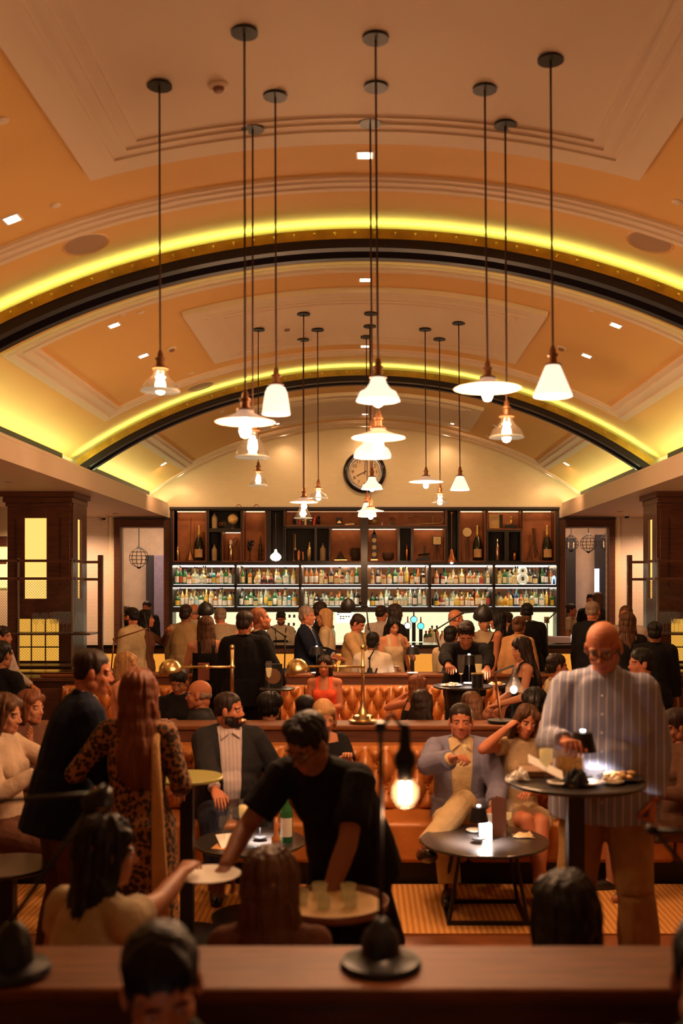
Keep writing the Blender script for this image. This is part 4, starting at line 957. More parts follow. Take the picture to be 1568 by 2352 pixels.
# ================================================================ TABLES
def round_table(x, y, z, rad, nm, style, grp='round black tables', mt=None):
    r = thing('round_table', nm, 'table', (x, y, 0), grp)
    mt = mt or mat('table_black', (.028, .022, .02), .3, coat=.3)
    MB().lathe([(rad-.01, z-.02), (rad, z-.014), (rad, z-.004), (rad-.006, z)], (x, y, 0), 56).build('tabletop', mt, r)
    if style == 'frame':
        w_ = .011
        for s in (-1, 1):
            a, b_ = .23, .16
            MB().tube([(x+s*b_, y-.16, z-.02), (x+s*a, y-.2, .02)], w_, 6).build('leg', M_black, r); MB().tube([(x+s*b_, y+.16, z-.02), (x+s*a, y+.2, .02)], w_, 6).build('leg', M_black, r)
            box(x+s*a-w_, x+s*a+w_, y-.21, y+.21, .0125, .034).build('foot_bar', M_black, r)
        for s in (-1, 1): box(x-.24, x+.24, y+s*.2-w_, y+s*.2+w_, .0125, .034).build('foot_bar', M_black, r)
    elif style == 'post':
        MB().box(x-.035, x+.035, y-.035, y+.035, .03, z-.02).build('post', M_black, r); MB().lathe([(.23, .0), (.23, .015), (.05, .03)], (x, y, .013), 30).build('base', M_black, r)
    else:
        MB().lathe([(.2, .0), (.2, .02), (.035, .035), (.035, z-.3), (.14, z-.22), (.16, z-.02)], (x, y, .013), 28).build('pedestal', M_black, r)
    return r
T1 = (X(1112, 6.02), 6.02, .46); round_table(*T1, .385, 'low round black coffee table before the seated couple', 'frame')
T2 = (X(1320, 4.4), 4.4, 1.133); round_table(*T2, .306, 'tall round black table beside the bald man', 'post')
T3 = (X(575, 5.95), 5.95, .47); round_table(*T3, .33, 'low round dark table between the bearded man and the stooping waiter', 'post')
T4 = (X(1062, 9.1), 9.1, 1.08); round_table(*T4, .27, 'tall round black table under the dark shirted waiter', 'drum')
T5 = (X(636, 9.0), 9.0, 1.07); round_table(*T5, .16, 'small tall round table right of the black suited man', 'post')
T6 = (X(430, 5.6), 5.6, .92); round_table(*T6, .20, 'tall round table with painted olive sheen behind the leopard print dress', 'post', mt=mat('top_olive_sheen', (.25, .22, .05), .35))  # green-gold reflection is painted into the tabletop colour
def plate(x, y, z, rad, nm, food=None, m=None):
    r = thing('plate', nm, 'plate', (x, y, z), 'plates and saucers')
    MB().lathe([(rad*.5, 0), (rad*.6, .003), (rad, .014), (rad*.97, .016), (rad*.6, .006), (.002, .005)], (x, y, z), 26).build('dish', m or M_white, r, smooth=True)
    if food:
        random.seed(hash(nm) % 97 if 0 else len(nm)); 
        for k in range(food[1]):
            a = random.uniform(0, 2*PI); q = rad*.6*math.sqrt(random.random())
            M = Matrix.Rotation(random.uniform(0, 3), 3, 'Z')
            MB().ell((x+q*math.cos(a), y+q*math.sin(a), z+.018+.006*(k % 2)), (.022, .013, .011), 8, 5, M=M).build('morsel', food[0], r, smooth=True)
    return r
M_bread = mat('golden_food', (.6, .33, .1), .6, bump=(80, .4), var=.3); M_cream = mat('cream_food', (.75, .62, .4), .6)
def book_menu(x, y, z, w_, h_, t, ang, m, nm, tilt=0):
    M = Matrix.Translation((x, y, z)) @ Matrix.Rotation(ang, 4, 'Z') @ Matrix.Rotation(tilt, 4, 'X')
    r = thing('menu_card', nm, 'menu', (x, y, z), 'menus standing on the tables')
    MB().box(-w_/2, w_/2, -t/2, t/2, 0, h_, M=M).build('front_leaf', m, r)
    M2 = M @ Matrix.Translation((w_/2, 0, 0)) @ Matrix.Rotation(2.3, 4, 'Z') @ Matrix.Translation((w_/2, 0, 0))
    MB().box(-w_/2, w_/2, -t/2, t/2, 0, h_, M=M2).build('rear_leaf', m, r)
    return r
def napkin(x, y, z, s, m, nm, seed=1, h=.03):
    random.seed(seed); mb = MB(); n = 12; vs = []
    for j in range(n+1):
        for i in range(n+1):
            u, v = i/n-.5, j/n-.5
            vs.append((x+s*u+.01*math.sin(v*9), y+s*v*.8, z+.002+max(0, h*(.5+.8*noise.noise(V((u*4+seed, v*4, seed)))))*(1-max(abs(u), abs(v))*1.6 if max(abs(u), abs(v)) > .35 else 1)))
    mb.add(vs, [(j*(n+1)+i, j*(n+1)+i+1, (j+1)*(n+1)+i+1, (j+1)*(n+1)+i) for j in range(n) for i in range(n)])
    o = mb.build('napkin', m, smooth=True); s_ = o.modifiers.new('s', 'SOLIDIFY'); s_.thickness = .002; s_.offset = 1; return tag(o, nm, 'napkin', 'crumpled napkins')
# coffee table of the couple
x, y, z = T1
table_lamp(1099, 1927, 5.93, .19, 'tiny black shaded lamp on the coffee table before the couple', 6, .05)
book_menu(X(1118, 5.9), 5.98, z, .085, .16, .003, .3, M_paper, 'white card stand glowing beside the little lamp on the coffee table')
book_menu(X(1150, 6.0), 6.10, z, .09, .23, .004, -.1, mat('brown_leather', (.16, .06, .03), .6), 'brown menu standing behind the white card on the coffee table')
flute((X(1168, 6.12), 6.15, z), 'stemmed glass behind the brown menu on the coffee table', 'wine glasses', WINE, .4, 1, name='wine_glass')
napkin(X(1200, 6.1), 6.08, z, .11, mat('napkin_cream', (.7, .52, .28), .8), 'crumpled cream napkin at the right of the coffee table', 3)
plate(X(1088, 6.2), 6.2, z, .05, 'small glass saucer left of the lamp on the coffee table')
# high table of the bald man
x, y, z = T2
table_lamp(1338, 1785, 4.47, .20, 'black shaded lamp shining on the tall table beside the bald man', 6, .052)
r = thing('menu_holder', 'upright card holder with an orange printed card on the tall table', 'menu', (X(1310, 4.40), 4.40, z))
M = Matrix.Translation((X(1310, 4.40), 4.41, z)) @ Matrix.Rotation(-.12, 4, 'X')
MB().box(-.065, .065, 0, .004, 0, .125, M=M).build('clear_sleeve', mat('sleeve', (.8, .75, .8), .2, alpha=.8), r)
MB().box(-.055, .055, -.003, 0, .005, .098, M=M).build('card', mat('orange_card', (.75, .45, .15), .7, var=.3, vs=60), r)
r = thing('open_menu', 'white leaf of a menu tilting up from the left of the tall table', 'menu', (X(1262, 4.35), 4.35, z))
A_, B_ = P(1213, 1752, 4.34), P(1293, 1792, 4.30); W_ = V((.012, .085, .022)); T_ = (B_-A_).cross(W_).normalized()*.0018
MB().add([A_, B_, B_+W_, A_+W_, A_+T_, B_+T_, B_+W_+T_, A_+W_+T_], [(0, 1, 2, 3), (7, 6, 5, 4), (0, 4, 5, 1), (1, 5, 6, 2), (2, 6, 7, 3), (3, 7, 4, 0)]).build('leaf', M_paper, r)
o = napkin(X(1192, 4.35), 4.37, z, .085, M_white, 'white folded napkin at the left edge of the tall table', 5, .05)
r = thing('bread_box', 'low brown wooden tray on the left of the tall table', 'tray', (X(1232, 4.50), 4.50, z)); xx = X(1232, 4.50)
box(xx-.075, xx+.075, 4.43, 4.57, z+.001, z+.03).build('tray', wood('tray_wood', (.25, .11, .04)), r, bev=.004)
plate(X(1283, 4.29), 4.27, z, .055, 'small white saucer before the card holder on the tall table')
plate(X(1350, 4.27), 4.27, z, .06, 'small white dish beside the crumpled black napkin')
napkin(X(1318, 4.27), 4.23, z, .10, mat('black_napkin', (.01, .01, .012), .8), 'crumpled black napkin in the lamp light on the tall table', 8, .09)
plate(X(1425, 4.40), 4.39, z, .105, 'plate of golden fried food on the tall table', (M_bread, 16), M_blackgloss)
plate(X(1398, 4.35), 4.29, z+.0, .05, 'small dish of creamy bites beside the plate of fried food', (M_cream, 5))
flute((X(1256, 4.15), 4.17, z), 'large wine glass with pale wine at the tall table', 'wine glasses', [(.034, 0), (.034, .003), (.005, .008), (.004, .09), (.03, .12), (.046, .17), (.044, .2), (.036, .25)], .5, name='wine_glass')
# low table of the bearded man
x, y, z = T3
flute((X(557, 5.85), 5.9, z), 'champagne flute standing on the bearded man\'s table', 'champagne flutes', FLUTE, .8, 1.15)
flute((X(512, 5.8), 5.85, z), 'short stemmed glass near the white papers on the low table', 'wine glasses', WINE, 0, .8, name='wine_glass')
flute((X(535, 6.0), 6.02, z), 'empty wine glass behind the papers on the low table', 'wine glasses', WINE, 0, .9, name='wine_glass')
book_menu(X(535, 5.8), 5.78, z+.003, .13, .15, .003, .4, M_paper, 'white menu leaning half open on the bearded man\'s table', -1.25)
book_menu(X(510, 5.75), 5.74, z+.001, .14, .14, .003, -.3, mat('orange_menu', (.6, .28, .1), .6), 'orange brown menu lying at the edge of the low table', -1.45)
bt = bottle(X(657, 5.9), 5.92, z, 'tgwg', 'green glass water bottle with white label on the low table', 'bottles on tables', 1.05)
table_lamp(597, 1925, 5.95, .16, 'hidden little lamp lighting the bearded man\'s table', 5, .045)
r = thing('tea_light_holder', 'small glass amber candle holder beside the green bottle', 'candle', (X(634, 5.85), 5.85, z))
MB().lathe([(.022, 0), (.03, .005), (.028, .04), (.014, .06), (.012, .16)], (X(634, 5.85), 5.85, z), 16).build('glass', BC['a'][1], r, smooth=True)
# high table under the dark shirted waiter
x, y, z = T4
plate(X(1035, 9.05), 9.02, z, .10, 'white plate with napkin left on the waiter\'s table', (M_cream, 9)); plate(X(1140, 9.15), 9.1, z, .08, 'white plate at the right of the waiter\'s table', (M_bread, 8))
for px, l_ in ((1058, .1), (1098, .55)): flute((X(px, 9.0), 8.98, z), 'champagne flute %s on the waiter\'s tall table' % ('nearly empty' if l_ < .2 else 'half full'), 'champagne flutes', FLUTE, l_, 1.3)
table_lamp(1077, 1570, 9.15, .26, 'black lamp between the two flutes on the waiter\'s table', 2.5, .06)
r = thing('ice_bucket', 'black drum shaped bucket at the front of the waiter\'s table', 'bucket', (X(1095, 8.95), 8.92, z)); MB().lathe([(.05, 0), (.055, .12), (.05, .12), (.045, .01)], (X(1095, 8.95), 8.92, z), 20).build('body', M_black, r)
MB().lathe([(.056, .118), (.058, .126), (.054, .13)], (X(1095, 8.95), 8.92, z), 20).build('rim', M_polbrass, r)
x, y, z = T5
flute((X(618, 9.0), 8.96, z), 'champagne flute on the small tall table beside the suited man', 'champagne flutes', FLUTE, .6, 1.1)
r = thing('round_sign', 'dark square stand with a round brown disc on the small tall table', 'sign', (X(628, 9.05), 9.05, z)); xx = X(630, 9.05)
box(xx-.085, xx+.07, 9.04, 9.08, z, z+.21).build('board', M_black, r, bev=.004); MB().lathe([(.07, .012), (.07, .016)], (xx-.01, 9.045, z+.1), 26, M=RX).build('disc', mat('brown_disc', (.2, .09, .04), .5), r)
T8 = (X(360, 1.5), 1.5, .74); round_table(*T8, .30, 'unseen table added under the bottom edge to carry the face light', 'post')
table_lamp(300, HY+(EYE-.74)*FPX/1.55, 1.55, .2, 'unseen lamp added below the frame to light the bowing man', 3, .05)  # lamp and its table added out of view to brighten the man's face
# left edge low table
T7 = (X(18, 4.9), 4.9, .62); round_table(*T7, .22, 'small dark table at the left edge', 'post')

# ================================================================ DESK LAMPS
def brass_lamp(bx_, by_, d, ptop, apy, apx, dome, nm, m=M_polbrass):
    p = P(bx_, by_, d); r = thing('swing_arm_lamp', nm, 'lamp', p, 'brass swing arm lamps on the middle divider')
    MB().lathe([(.105, 0), (.105, .012), (.075, .02), (.07, .045), (.04, .055), (.032, .08), (.018, .11), (.012, .15)], p, 24).build('base', m, r, smooth=True, auto=True)
    zt = Z(ptop, d); MB().tube([p+V((0, 0, .12)), (p.x, d, zt)], .0125, 12).build('pole', m, r, smooth=True)
    MB().ell((p.x, d, zt), (.018, .018, .022)).build('finial', m, r, smooth=True)
    za = Z(apy, d); xe = X(apx, d)
    MB().tube([(p.x+.02, d, za), (xe, d, za)], .0085, 10).build('arm', m, r, smooth=True)
    for q in (p.x, (p.x+xe)/2): MB().ell((q, d, za), (.02, .016, .02)).build('joint', m, r, smooth=True)
    MB().lathe([(.085, -.06), (.088, -.055), (.085, -.03), (.07, .01), (.045, .035), (.02, .045), (.001, .047), (.001, .043), (.04, .03), (.065, .007), (.08, -.03), (.083, -.06)], (X(dome, d), d, za+.01), 26, M=Matrix.Rotation(-.25, 4, 'Y'), cap=False).build('dome_shade', m, r, smooth=True)
    MB().ell((X(dome, d), d, za-.015), (.02, .02, .03)).build('bulb', mat('frosted_bulb', (.8, .7, .6), .4), r, smooth=True)
brass_lamp(833, 1657, 7.33, 1487, 1531, 705, 680, 'polished brass swing arm lamp at the centre of the middle divider')
brass_lamp(533, 1657, 7.33, 1487, 1532, 415, 388, 'polished brass swing arm lamp at the left, before the suited man')
def black_lamp(pts, d, head, hr, nm, m=M_black, grp='black jointed lamps'):
    b_ = P(pts[0][0], pts[0][1], d); r = thing('jointed_lamp', nm, 'lamp', b_, grp)
    MB().lathe([(.085, 0), (.085, .015), (.035, .022), (.026, .05), (.026, .07)], b_, 22).build('base', m, r, smooth=True, auto=True)
    pl = [b_+V((0, 0, .05))]+[P(a, q, d+.02*i) for i, (a, q) in enumerate(pts[1:])]
    for a, q in zip(pl[:-1], pl[1:]): MB().tube([a, q], .008, 8).build('arm', m, r, smooth=True)
    for q in pl[1:-1]: MB().ell(q, (.018,)*3, 8, 6).build('joint', m, r, smooth=True)
    if head:
        M = Matrix.Rotation(math.radians(25), 4, 'X')
        k = hr; MB().lathe([(k, -k*.5), (k*1.02, -k*.45), (k*.9, k*.1), (k*.55, k*.6), (k*.2, k*.8), (.01, k*.95), (.008, k*.9), (k*.5, k*.5), (k*.85, k*.05), (k*.96, -k*.5)], P(head[0], head[1], d+.05), 24, M=M, cap=False).build('dome_shade', m, r, smooth=True)
    return r
DP = 11.58
black_lamp([(440, 1549), (452, 1480), (456, 1420), (466, 1400)], DP, (472, 1398), .10, 'black jointed lamp at the left end of the farther divider, dome up')
black_lamp([(849, 1548), (848, 1512), (866, 1480), (846, 1443), (841, 1392), (808, 1388)], DP, (799, 1388), .09, 'black jointed lamp at the centre of the farther divider, bent upwards')
black_lamp([(1020, 1548), (1010, 1492), (998, 1448), (1062, 1408), (1100, 1404)], DP, (1110, 1408), .12, 'black jointed lamp reaching right over the stooping waiter')
black_lamp([(653, 1549), (655, 1462), (608, 1430)], DP, None, .1, 'thin black rod lamp stand left of the grey haired man')
black_lamp([(1258, 1549), (1256, 1425), (1283, 1400)], DP, None, .1, 'thin black rod lamp stand before the right end of the bar')
black_lamp([(255, 1549), (262, 1468), (338, 1443)], DP, None, .1, 'thin bronze rod lamp reaching towards the woman with the cocktail', M_oldbrass)
# lamp with flask shaped glass on the middle divider
p = P(1150, 1657, 7.33)
r = thing('flask_lamp', 'jointed lamp with a flask shaped smoked glass shade and lit bulb', 'lamp', p)
MB().lathe([(.10, 0), (.10, .012), (.03, .02)], p, 22).build('base', M_black, r)
MB().tube([p, P(1140, 1572, 7.33), P(1136, 1545, 7.33)], .009, 8).build('pole', M_oldbrass, r); MB().tube([P(1136, 1545, 7.33), P(1180, 1528, 7.33)], .008, 8).build('arm', M_black, r)
q = P(1181, 1532, 7.33); MB().lathe([(.02, 0), (.02, -.05), (.035, -.09), (.065, -.15), (.068, -.19), (.066, -.19), (.062, -.15), (.03, -.09), (.017, -.05), (.017, 0)], q, 22).build('glass_shade', mat('smoked_glass', (.12, .1, .09), .1, alpha=.35, spec=1), r, smooth=True)
MB().ell(q+V((-.005, 0, -.165)), (.026, .026, .03)).build('bulb', emis('flask_bulb', (1, .8, .6), 9), r, smooth=True)
lamp('POINT', q+V((-.005, 0, -.23)), 2.0, WARM, .03)
# foreground lamps on the nearest divider
p = P(874, 2240, 2.45); p.z = 1.05
r = thing('cage_desk_lamp', 'dark blurred desk lamp with domed base at the centre of the nearest divider', 'lamp', p)
MB().lathe([(.098, 0), (.10, .008), (.095, .018), (.058, .026), (.048, .034), (.047, .066), (.040, .084), (.026, .098), (.022, .112), (.010, .122)], p, 32).build('base', mat('iron', (.02, .022, .026), .35, .5), r, smooth=True, auto=True)
M_iron = MATS['iron']; T = V((p.x, 2.45, Z(1680, 2.45)))
MB().tube([p+V((0, 0, .09)), T], .0062, 10).build('pole', M_iron, r, smooth=True)
MB().lathe([(.012, 0), (.016, .012), (.012, .024)], T, 12).build('collar', M_iron, r)
a1 = P(900, 1642, 2.45); a2 = P(922, 1668, 2.45); MB().tube([T+V((0, 0, .01)), a1, a2], .006, 8).build('arm', M_iron, r, smooth=True)
s1 = P(930, 1690, 2.45); MB().lathe([(.006, .03), (.012, .02), (.014, 0), (.016, -.03), (.026, -.045), (.028, -.07), (.02, -.085), (.018, -.11)], s1, 18).build('socket', M_iron, r, smooth=True)
s2 = P(930, 1822, 2.45); MB().lathe([(.001, -.036), (.02, -.03), (.032, -.01), (.032, .012), (.022, .03), (.015, .04)], s2, 24).build('glass_globe', mat('globe_glass', (1, .85, .6), .05, alpha=.18, spec=1), r, smooth=True)
for s in (-.0085, .0085): MB().tube([s2+V((s, 0, -.022)), s2+V((s, 0, .026))], .0045, 8).build('filament', emis('filament', (1, .75, .5), 25), r)
lamp('POINT', s2+V((0, 0, -.05)), .8, WARM, .02, parent=r)
p = P(30, 2215, 2.4); p.z = 1.05
r = thing('cage_desk_lamp', 'dark blurred desk lamp with heavy base at the left edge', 'lamp', p)
MB().lathe([(.085, 0), (.09, .008), (.085, .022), (.05, .03), (.045, .08), (.03, .11), (.016, .125)], p, 30).build('base', M_iron, r, smooth=True, auto=True)
q0 = p+V((-.01, 0, .12)); q1 = P(208, 1855, 2.5); MB().tube([q0, q1], .0065, 8).build('lower_arm', M_iron, r, smooth=True)
MB().tube([P(-30, 1842, 2.5), P(235, 1822, 2.5)], .006, 8).build('upper_arm', M_iron, r, smooth=True)
MB().ell(q1, (.02, .015, .02)).build('joint', M_iron, r, smooth=True)
MB().lathe([(.038, -.02), (.04, -.015), (.036, .008), (.02, .025), (.01, .04), (.008, .036), (.018, .02), (.033, .005), (.037, -.02)], P(228, 1838, 2.5), 20, M=Matrix.Rotation(.5, 4, 'Y')).build('dome_shade', M_iron, r, smooth=True)
MB().tube([P(206, 1852, 2.48), P(215, 1858, 2.47), P(228, 1860, 2.46), P(240, 1858, 2.47)], .002, 6).build('glint_arc', M_polbrass, r)  # brass arc stands in for highlights on the lamp head
r = thing('cage_desk_lamp', 'dark blurred lamp arm with ball joint at the right edge', 'lamp', (X(1660, 2.5), 2.5, 1.05))
MB().lathe([(.085, 0), (.09, .008), (.085, .022), (.05, .03), (.03, .11), (.012, .125)], (X(1660, 2.5), 2.5, 1.05), 24).build('base', M_iron, r, smooth=True)
MB().tube([(X(1660, 2.5), 2.5, 1.15), P(1560, 1975, 2.5), P(1500, 1906, 2.5)], .0065, 8).build('lower_arm', M_iron, r, smooth=True)
MB().ell(P(1496, 1906, 2.5), (.016, .014, .013)).build('joint', M_iron, r, smooth=True); MB().tube([P(1500, 1908, 2.5), P(1640, 1912, 2.5)], .006, 8).build('upper_arm', M_iron, r, smooth=True)
# cage globe lanterns in the room beyond
for px, py, rp, d, nm in ((319, 1281, 22, 19.2, 'left opening'), (1351, 1248, 19, 19.4, 'right opening, centre'), (1311, 1248, 17, 20.2, 'right opening, left one'), (1392, 1246, 17, 20.0, 'right opening, right one')):
    c = P(px, py, d); R_ = rp*d/FPX
    r = thing('globe_lantern', 'black wire globe lantern hanging in the %s' % nm, 'lantern', c, 'wire globe lanterns')
    for k in range(6):
        a = k*PI/6; MB().tube([c+V((R_*math.sin(t)*math.cos(a), R_*math.sin(t)*math.sin(a), R_*math.cos(t))) for t in [2*PI*i/24 for i in range(25)]], .0038, 5).build('meridian_wire', M_black, r)
    for zz in (-.6, -.2, .2, .6):
        q = math.sqrt(1-zz*zz)*R_; MB().tube([c+V((q*math.cos(t), q*math.sin(t), zz*R_)) for t in [2*PI*i/24 for i in range(25)]], .0038, 5).build('parallel_wire', M_black, r)
    MB().tube([c+V((0, 0, R_)), (c.x, d, 3.75)], .008, 5).build('chain', M_black, r); MB().lathe([(.05, 0), (.02, .04)], c+V((0, 0, R_)), 12).build('cap', M_black, r)
    MB().lathe([(.012, 0), (.05, .03)], c+V((0, 0, -R_-.03)), 12).build('foot', M_black, r)
    for a in (-.05, .05): MB().tube([c+V((a, 0, -.1)), c+V((a, 0, .02))], .012, 6).build('candle_tube', M_cream, r)
# ================================================================ PEOPLE
JOBS = []
def remesh_job(mb, voxel, smooth, cb, extra=None):
    me = mb.mesh('tmp', smooth=False); o = bpy.data.objects.new('tmp', me); COL.objects.link(o)
    m = o.modifiers.new('r', 'REMESH'); m.mode = 'VOXEL'; m.voxel_size = voxel; m.use_smooth_shade = True
    if smooth: s = o.modifiers.new('s', 'SMOOTH'); s.factor = .6; s.iterations = smooth
    JOBS.append((o, cb))
def flush():
    bpy.context.view_layer.update(); dg = bpy.context.evaluated_depsgraph_get(); out = []
    for o, cb in JOBS: out.append((bpy.data.meshes.new_from_object(o.evaluated_get(dg)), cb, o))
    for me, cb, o in out:
        bpy.data.objects.remove(o, do_unlink=True); me.materials.clear(); cb(me)
    JOBS.clear()
def push(me, g):
    n = len(me.vertices); co = [0.0]*3*n; no = [0.0]*3*n
    me.vertices.foreach_get('co', co); me.vertex_normals.foreach_get('vector', no)
    for i in range(0, 3*n, 3):
        a = g(V(co[i:i+3])); co[i] += no[i]*a; co[i+1] += no[i+1]*a; co[i+2] += no[i+2]*a
    me.vertices.foreach_set('co', co); me.update()
def fold(me, amp, sc, seed=0, st=(1, 1, .5)):
    def g(c):
        q = V((c.x*st[0], c.y*st[1], c.z*st[2]))*sc+V((seed, seed*1.7, seed*.3)); return amp*noise.noise(q)+amp*.5*noise.noise(q*2.3)
    push(me, g)
# ---- head prototypes (unit size, origin between the ears, +y forward)
HP = {}
def head_mb(sex):
    mb = MB(); f = sex == 'f'; E = mb.ell; w_ = .94 if f else 1
    E((0, -.012, .032), (.074*w_, .092, .083), 20, 12); E((0, .022, -.022), (.060*w_, .066, .080), 16, 10)
    E((0, .030, -.072), (.045*w_, .050, .040), 14, 8); E((0, .058, -.096), (.018, .020, .014) if f else (.023, .021, .017), 10, 6)
    for s in (-1, 1):
        E((s*.033*w_, .052, -.026), (.024, .023, .028), 10, 6); E((s*.028, .073, .020), (.028, .012, .008 if not f else .005), 10, 6)
        E((s*.0095, .092, -.034), (.0075, .009, .0065), 8, 5); E((s*.078*w_, -.004, -.008), (.009, .020, .032), 10, 6); E((s*.050, .0, -.06), (.016, .035, .03), 10, 6)
    mb.tube([(0, .078, .016), (0, .089, -.008), (0, .101, -.028), (0, .092, -.039)], [.007, .0075, .0095, .006], 8)
    E((0, .078, -.0595), (.023, .011, .0058), 10, 6); E((0, .077, -.0700), (.019, .011, .0062), 10, 6); E((0, .07, -.082), (.02, .012, .012), 10, 6)
    E((0, -.045, -.05), (.052*w_, .045, .06), 12, 8)
    return mb
def fin_head(me, sex, beard):
    # eye sockets
    for v in me.vertices:
        c = v.co
        for s in (-1, 1):
            dx = (c.x-s*.031)/.017; dz = (c.z-.002)/.011; q = dx*dx+dz*dz
            if q < 4 and c.y > .05: v.co.y -= .012*math.exp(-q)
        if c.y > .07 and abs(c.z+.0652) < .004 and abs(c.x) < .022: v.co.y -= .003

    if beard: push(me, lambda c: .006*min(1, (-.045-c.z)/.02) if c.z < -.045 and c.y > 0 and not (abs(c.x) < .024 and -.08 < c.z < -.052 and c.y > .075) else 0)
    mb = MB()
    for s in (-1, 1):
        mb.mi = 3; mb.ell((s*.031, .0685, .001), (.0130, .0125, .0115), 12, 8)
        mb.mi = 4; mb.ell((s*.031, .0785, .0005), (.0055, .0035, .0058), 8, 6)
        mb.mi = 0; mb.ell((s*.031, .0692, .0062), (.0150, .0135, .0075), 12, 6)       # upper lid
    for p in me.polygons:
        c = p.center; i = 0
        if c.y > .068 and abs(c.x) < .0255-abs(c.z+.065)*.5 and -.0765 < c.z < -.0545 and c.y > .074: i = 1
        elif c.y > .050 and .010 < abs(c.x) < .050 and .0205-abs(abs(c.x)-.03)*.25 < c.z < .0285-abs(abs(c.x)-.028)*.25: i = 2
        elif beard and c.z < -.042-(0 if c.y > .05 else -.008) and c.y > -.012 and c.z < -.028 and abs(c.x) > -1:
            i = 2
            if c.y > .08 and abs(c.x) < .03 and c.z > -.05: i = 2
        p.material_index = i
    for _ in range(5): me.materials.append(None)
    e = mb.mesh('eyes'); 
    for _ in range(5): e.materials.append(None)
    bm = bmesh.new(); bm.from_mesh(me); bm.from_mesh(e); bm.to_mesh(me); bm.free(); me.shade_smooth()
    return me
for sex in 'mf':
    for beard in (0, 1):
        if sex == 'f' and beard: continue
        for lod, vx in ((0, .0075), (1, .0045)):
            remesh_job(head_mb(sex), vx, 2 if lod else 1, lambda me, k=(sex, beard, lod): HP.__setitem__(k, fin_head(me, k[0], k[1])))
# ---- hair prototypes
def hair_mb(kind):
    mb = MB(); E = mb.ell
    def sides():
        for s in (-1, 1): E((s*.061, -.012, .030), (.0175, .058, .042), 10, 6)
    if kind == 'ring':
        for s in (-1, 1): E((s*.064, -.040, .002), (.0135, .045, .028), 12, 8)
        E((0, -.076, -.004), (.056, .030, .034), 14, 8); return mb, .001
    if kind == 'curly':
        E((0, -.03, .05), (.100, .105, .085), 14, 10); E((0, -.05, .0), (.09, .07, .07), 12, 8); return mb, .016
    if kind == 'crop':
        E((0, -.019, .056), (.079, .0945, .070), 16, 10); E((0, -.055, .005), (.070, .050, .06), 12, 8); sides(); return mb, .003
    if kind == 'quiff':
        E((0, -.019, .058), (.081, .0965, .074), 16, 10); E((0, -.055, .0), (.070, .055, .065), 12, 8); sides(); E((0, .045, .105), (.055, .035, .022), 12, 6); E((.02, .02, .105), (.05, .05, .025), 12, 6); return mb, .007
    E((0, -.018, .058), (.082, .0975, .076), 16, 10); E((0, -.058, .0), (.073, .055, .075), 12, 8)
    if kind in ('short', 'bun'): sides()
    if kind == 'short': return mb, .006
    if kind == 'bun': E((0, -.10, .075), (.04, .04, .04), 12, 8); return mb, .004
    if kind == 'cap': E((0, .04, .06), (.06, .07, .012), 12, 6); return mb, .002
    for s in (-1, 1):
        E((s*.072, -.005, -.02), (.022, .048, .095), 12, 8); E((s*.050, .045, .062), (.034, .030, .034), 10, 6); E((s*.068, .015, .02), (.02, .04, .05), 10, 6)
    E((0, -.06, -.08), (.085, .050, .12), 14, 8)
    if kind == 'bob': return mb, .008
    E((0, -.075, -.19), (.095, .042, .13), 14, 8)
    if kind == 'tail': return mb, .008
    for s in (-1, 1): E((s*.075, -.02, -.15), (.03, .045, .12), 10, 8)
    if kind == 'long': return mb, .012
    E((0, -.085, -.30), (.11, .045, .15), 14, 8); return mb, .016
HAIR = {}
def fin_hair(me, amp):
    def g(c):
        a = math.atan2(c.x, c.y); q = V((a*3.2, c.z*4, math.hypot(c.x, c.y)*8)); return amp*(noise.noise(q*1.3)+.6*noise.noise(V((a*14, c.z*9, 1))))
    push(me, g); return me
for k in ('ring', 'curly', 'crop', 'quiff', 'short', 'bun', 'cap', 'bob', 'tail', 'long', 'xlong'):
    m_, amp = hair_mb(k); remesh_job(m_, .0075, 1, lambda me, k=k, amp=amp: HAIR.__setitem__(k, fin_hair(me, amp)))
# ---- hand
HANDS = {}
def hand_mesh(kind):
    if kind in HANDS: return HANDS[kind]
    mb = MB(); curl = {'relax': 18, 'flat': 5, 'grip': 48, 'fist': 80}[kind]
    rings = []
    for y, w_, t in ((-.02, .026, .020), (0, .027, .019), (.025, .036, .016), (.06, .041, .0145), (.085, .040, .012), (.093, .036, .009)):
        rings.append([V((w_*math.cos(2*PI*k/12), y, t*math.sin(2*PI*k/12))) for k in range(12)])
    mb.loft(rings)
    for i, (x, L) in enumerate(((.029, .070), (.010, .080), (-.010, .075), (-.029, .058))):
        p = V((x, .086, 0)); a = 0; pts = [V((x, .07, 0)), p.copy()]; r = [.0092, .009]
        for j, fr in enumerate((.45, .32, .23)):
            a += math.radians(curl*(1+.1*i)); d = V(((x*.9)*(1-j*.3), math.cos(a), -math.sin(a))).normalized(); p = p+d*L*fr; pts.append(p.copy()); r.append(.0085-.0009*(j+1))
        mb.tube(pts, r, 8); mb.ell(pts[-1], (.0062,)*3, 8, 5)
    b = math.radians(15+curl*.5)
    pts = [V((.024, .015, -.004)), V((.045, .042, -.010)), V((.050+.012*math.cos(b), .068, -.014-.02*math.sin(b))), V((.048+.012*math.cos(b), .090, -.018-.03*math.sin(b)))]
    mb.tube(pts, [.014, .0115, .0095, .008], 8); mb.ell(pts[-1], (.008,)*3, 8, 5)
    me = mb.mesh('hand'); HANDS[kind] = me; return me
SKIN = {}
def skin(n, c):
    m = mat('skin_'+n, c, .5, spec=.35, bump=(90, .05)); m.node_tree.nodes['Principled BSDF'].inputs['Subsurface Weight'].default_value = .08
    SKIN[n] = m
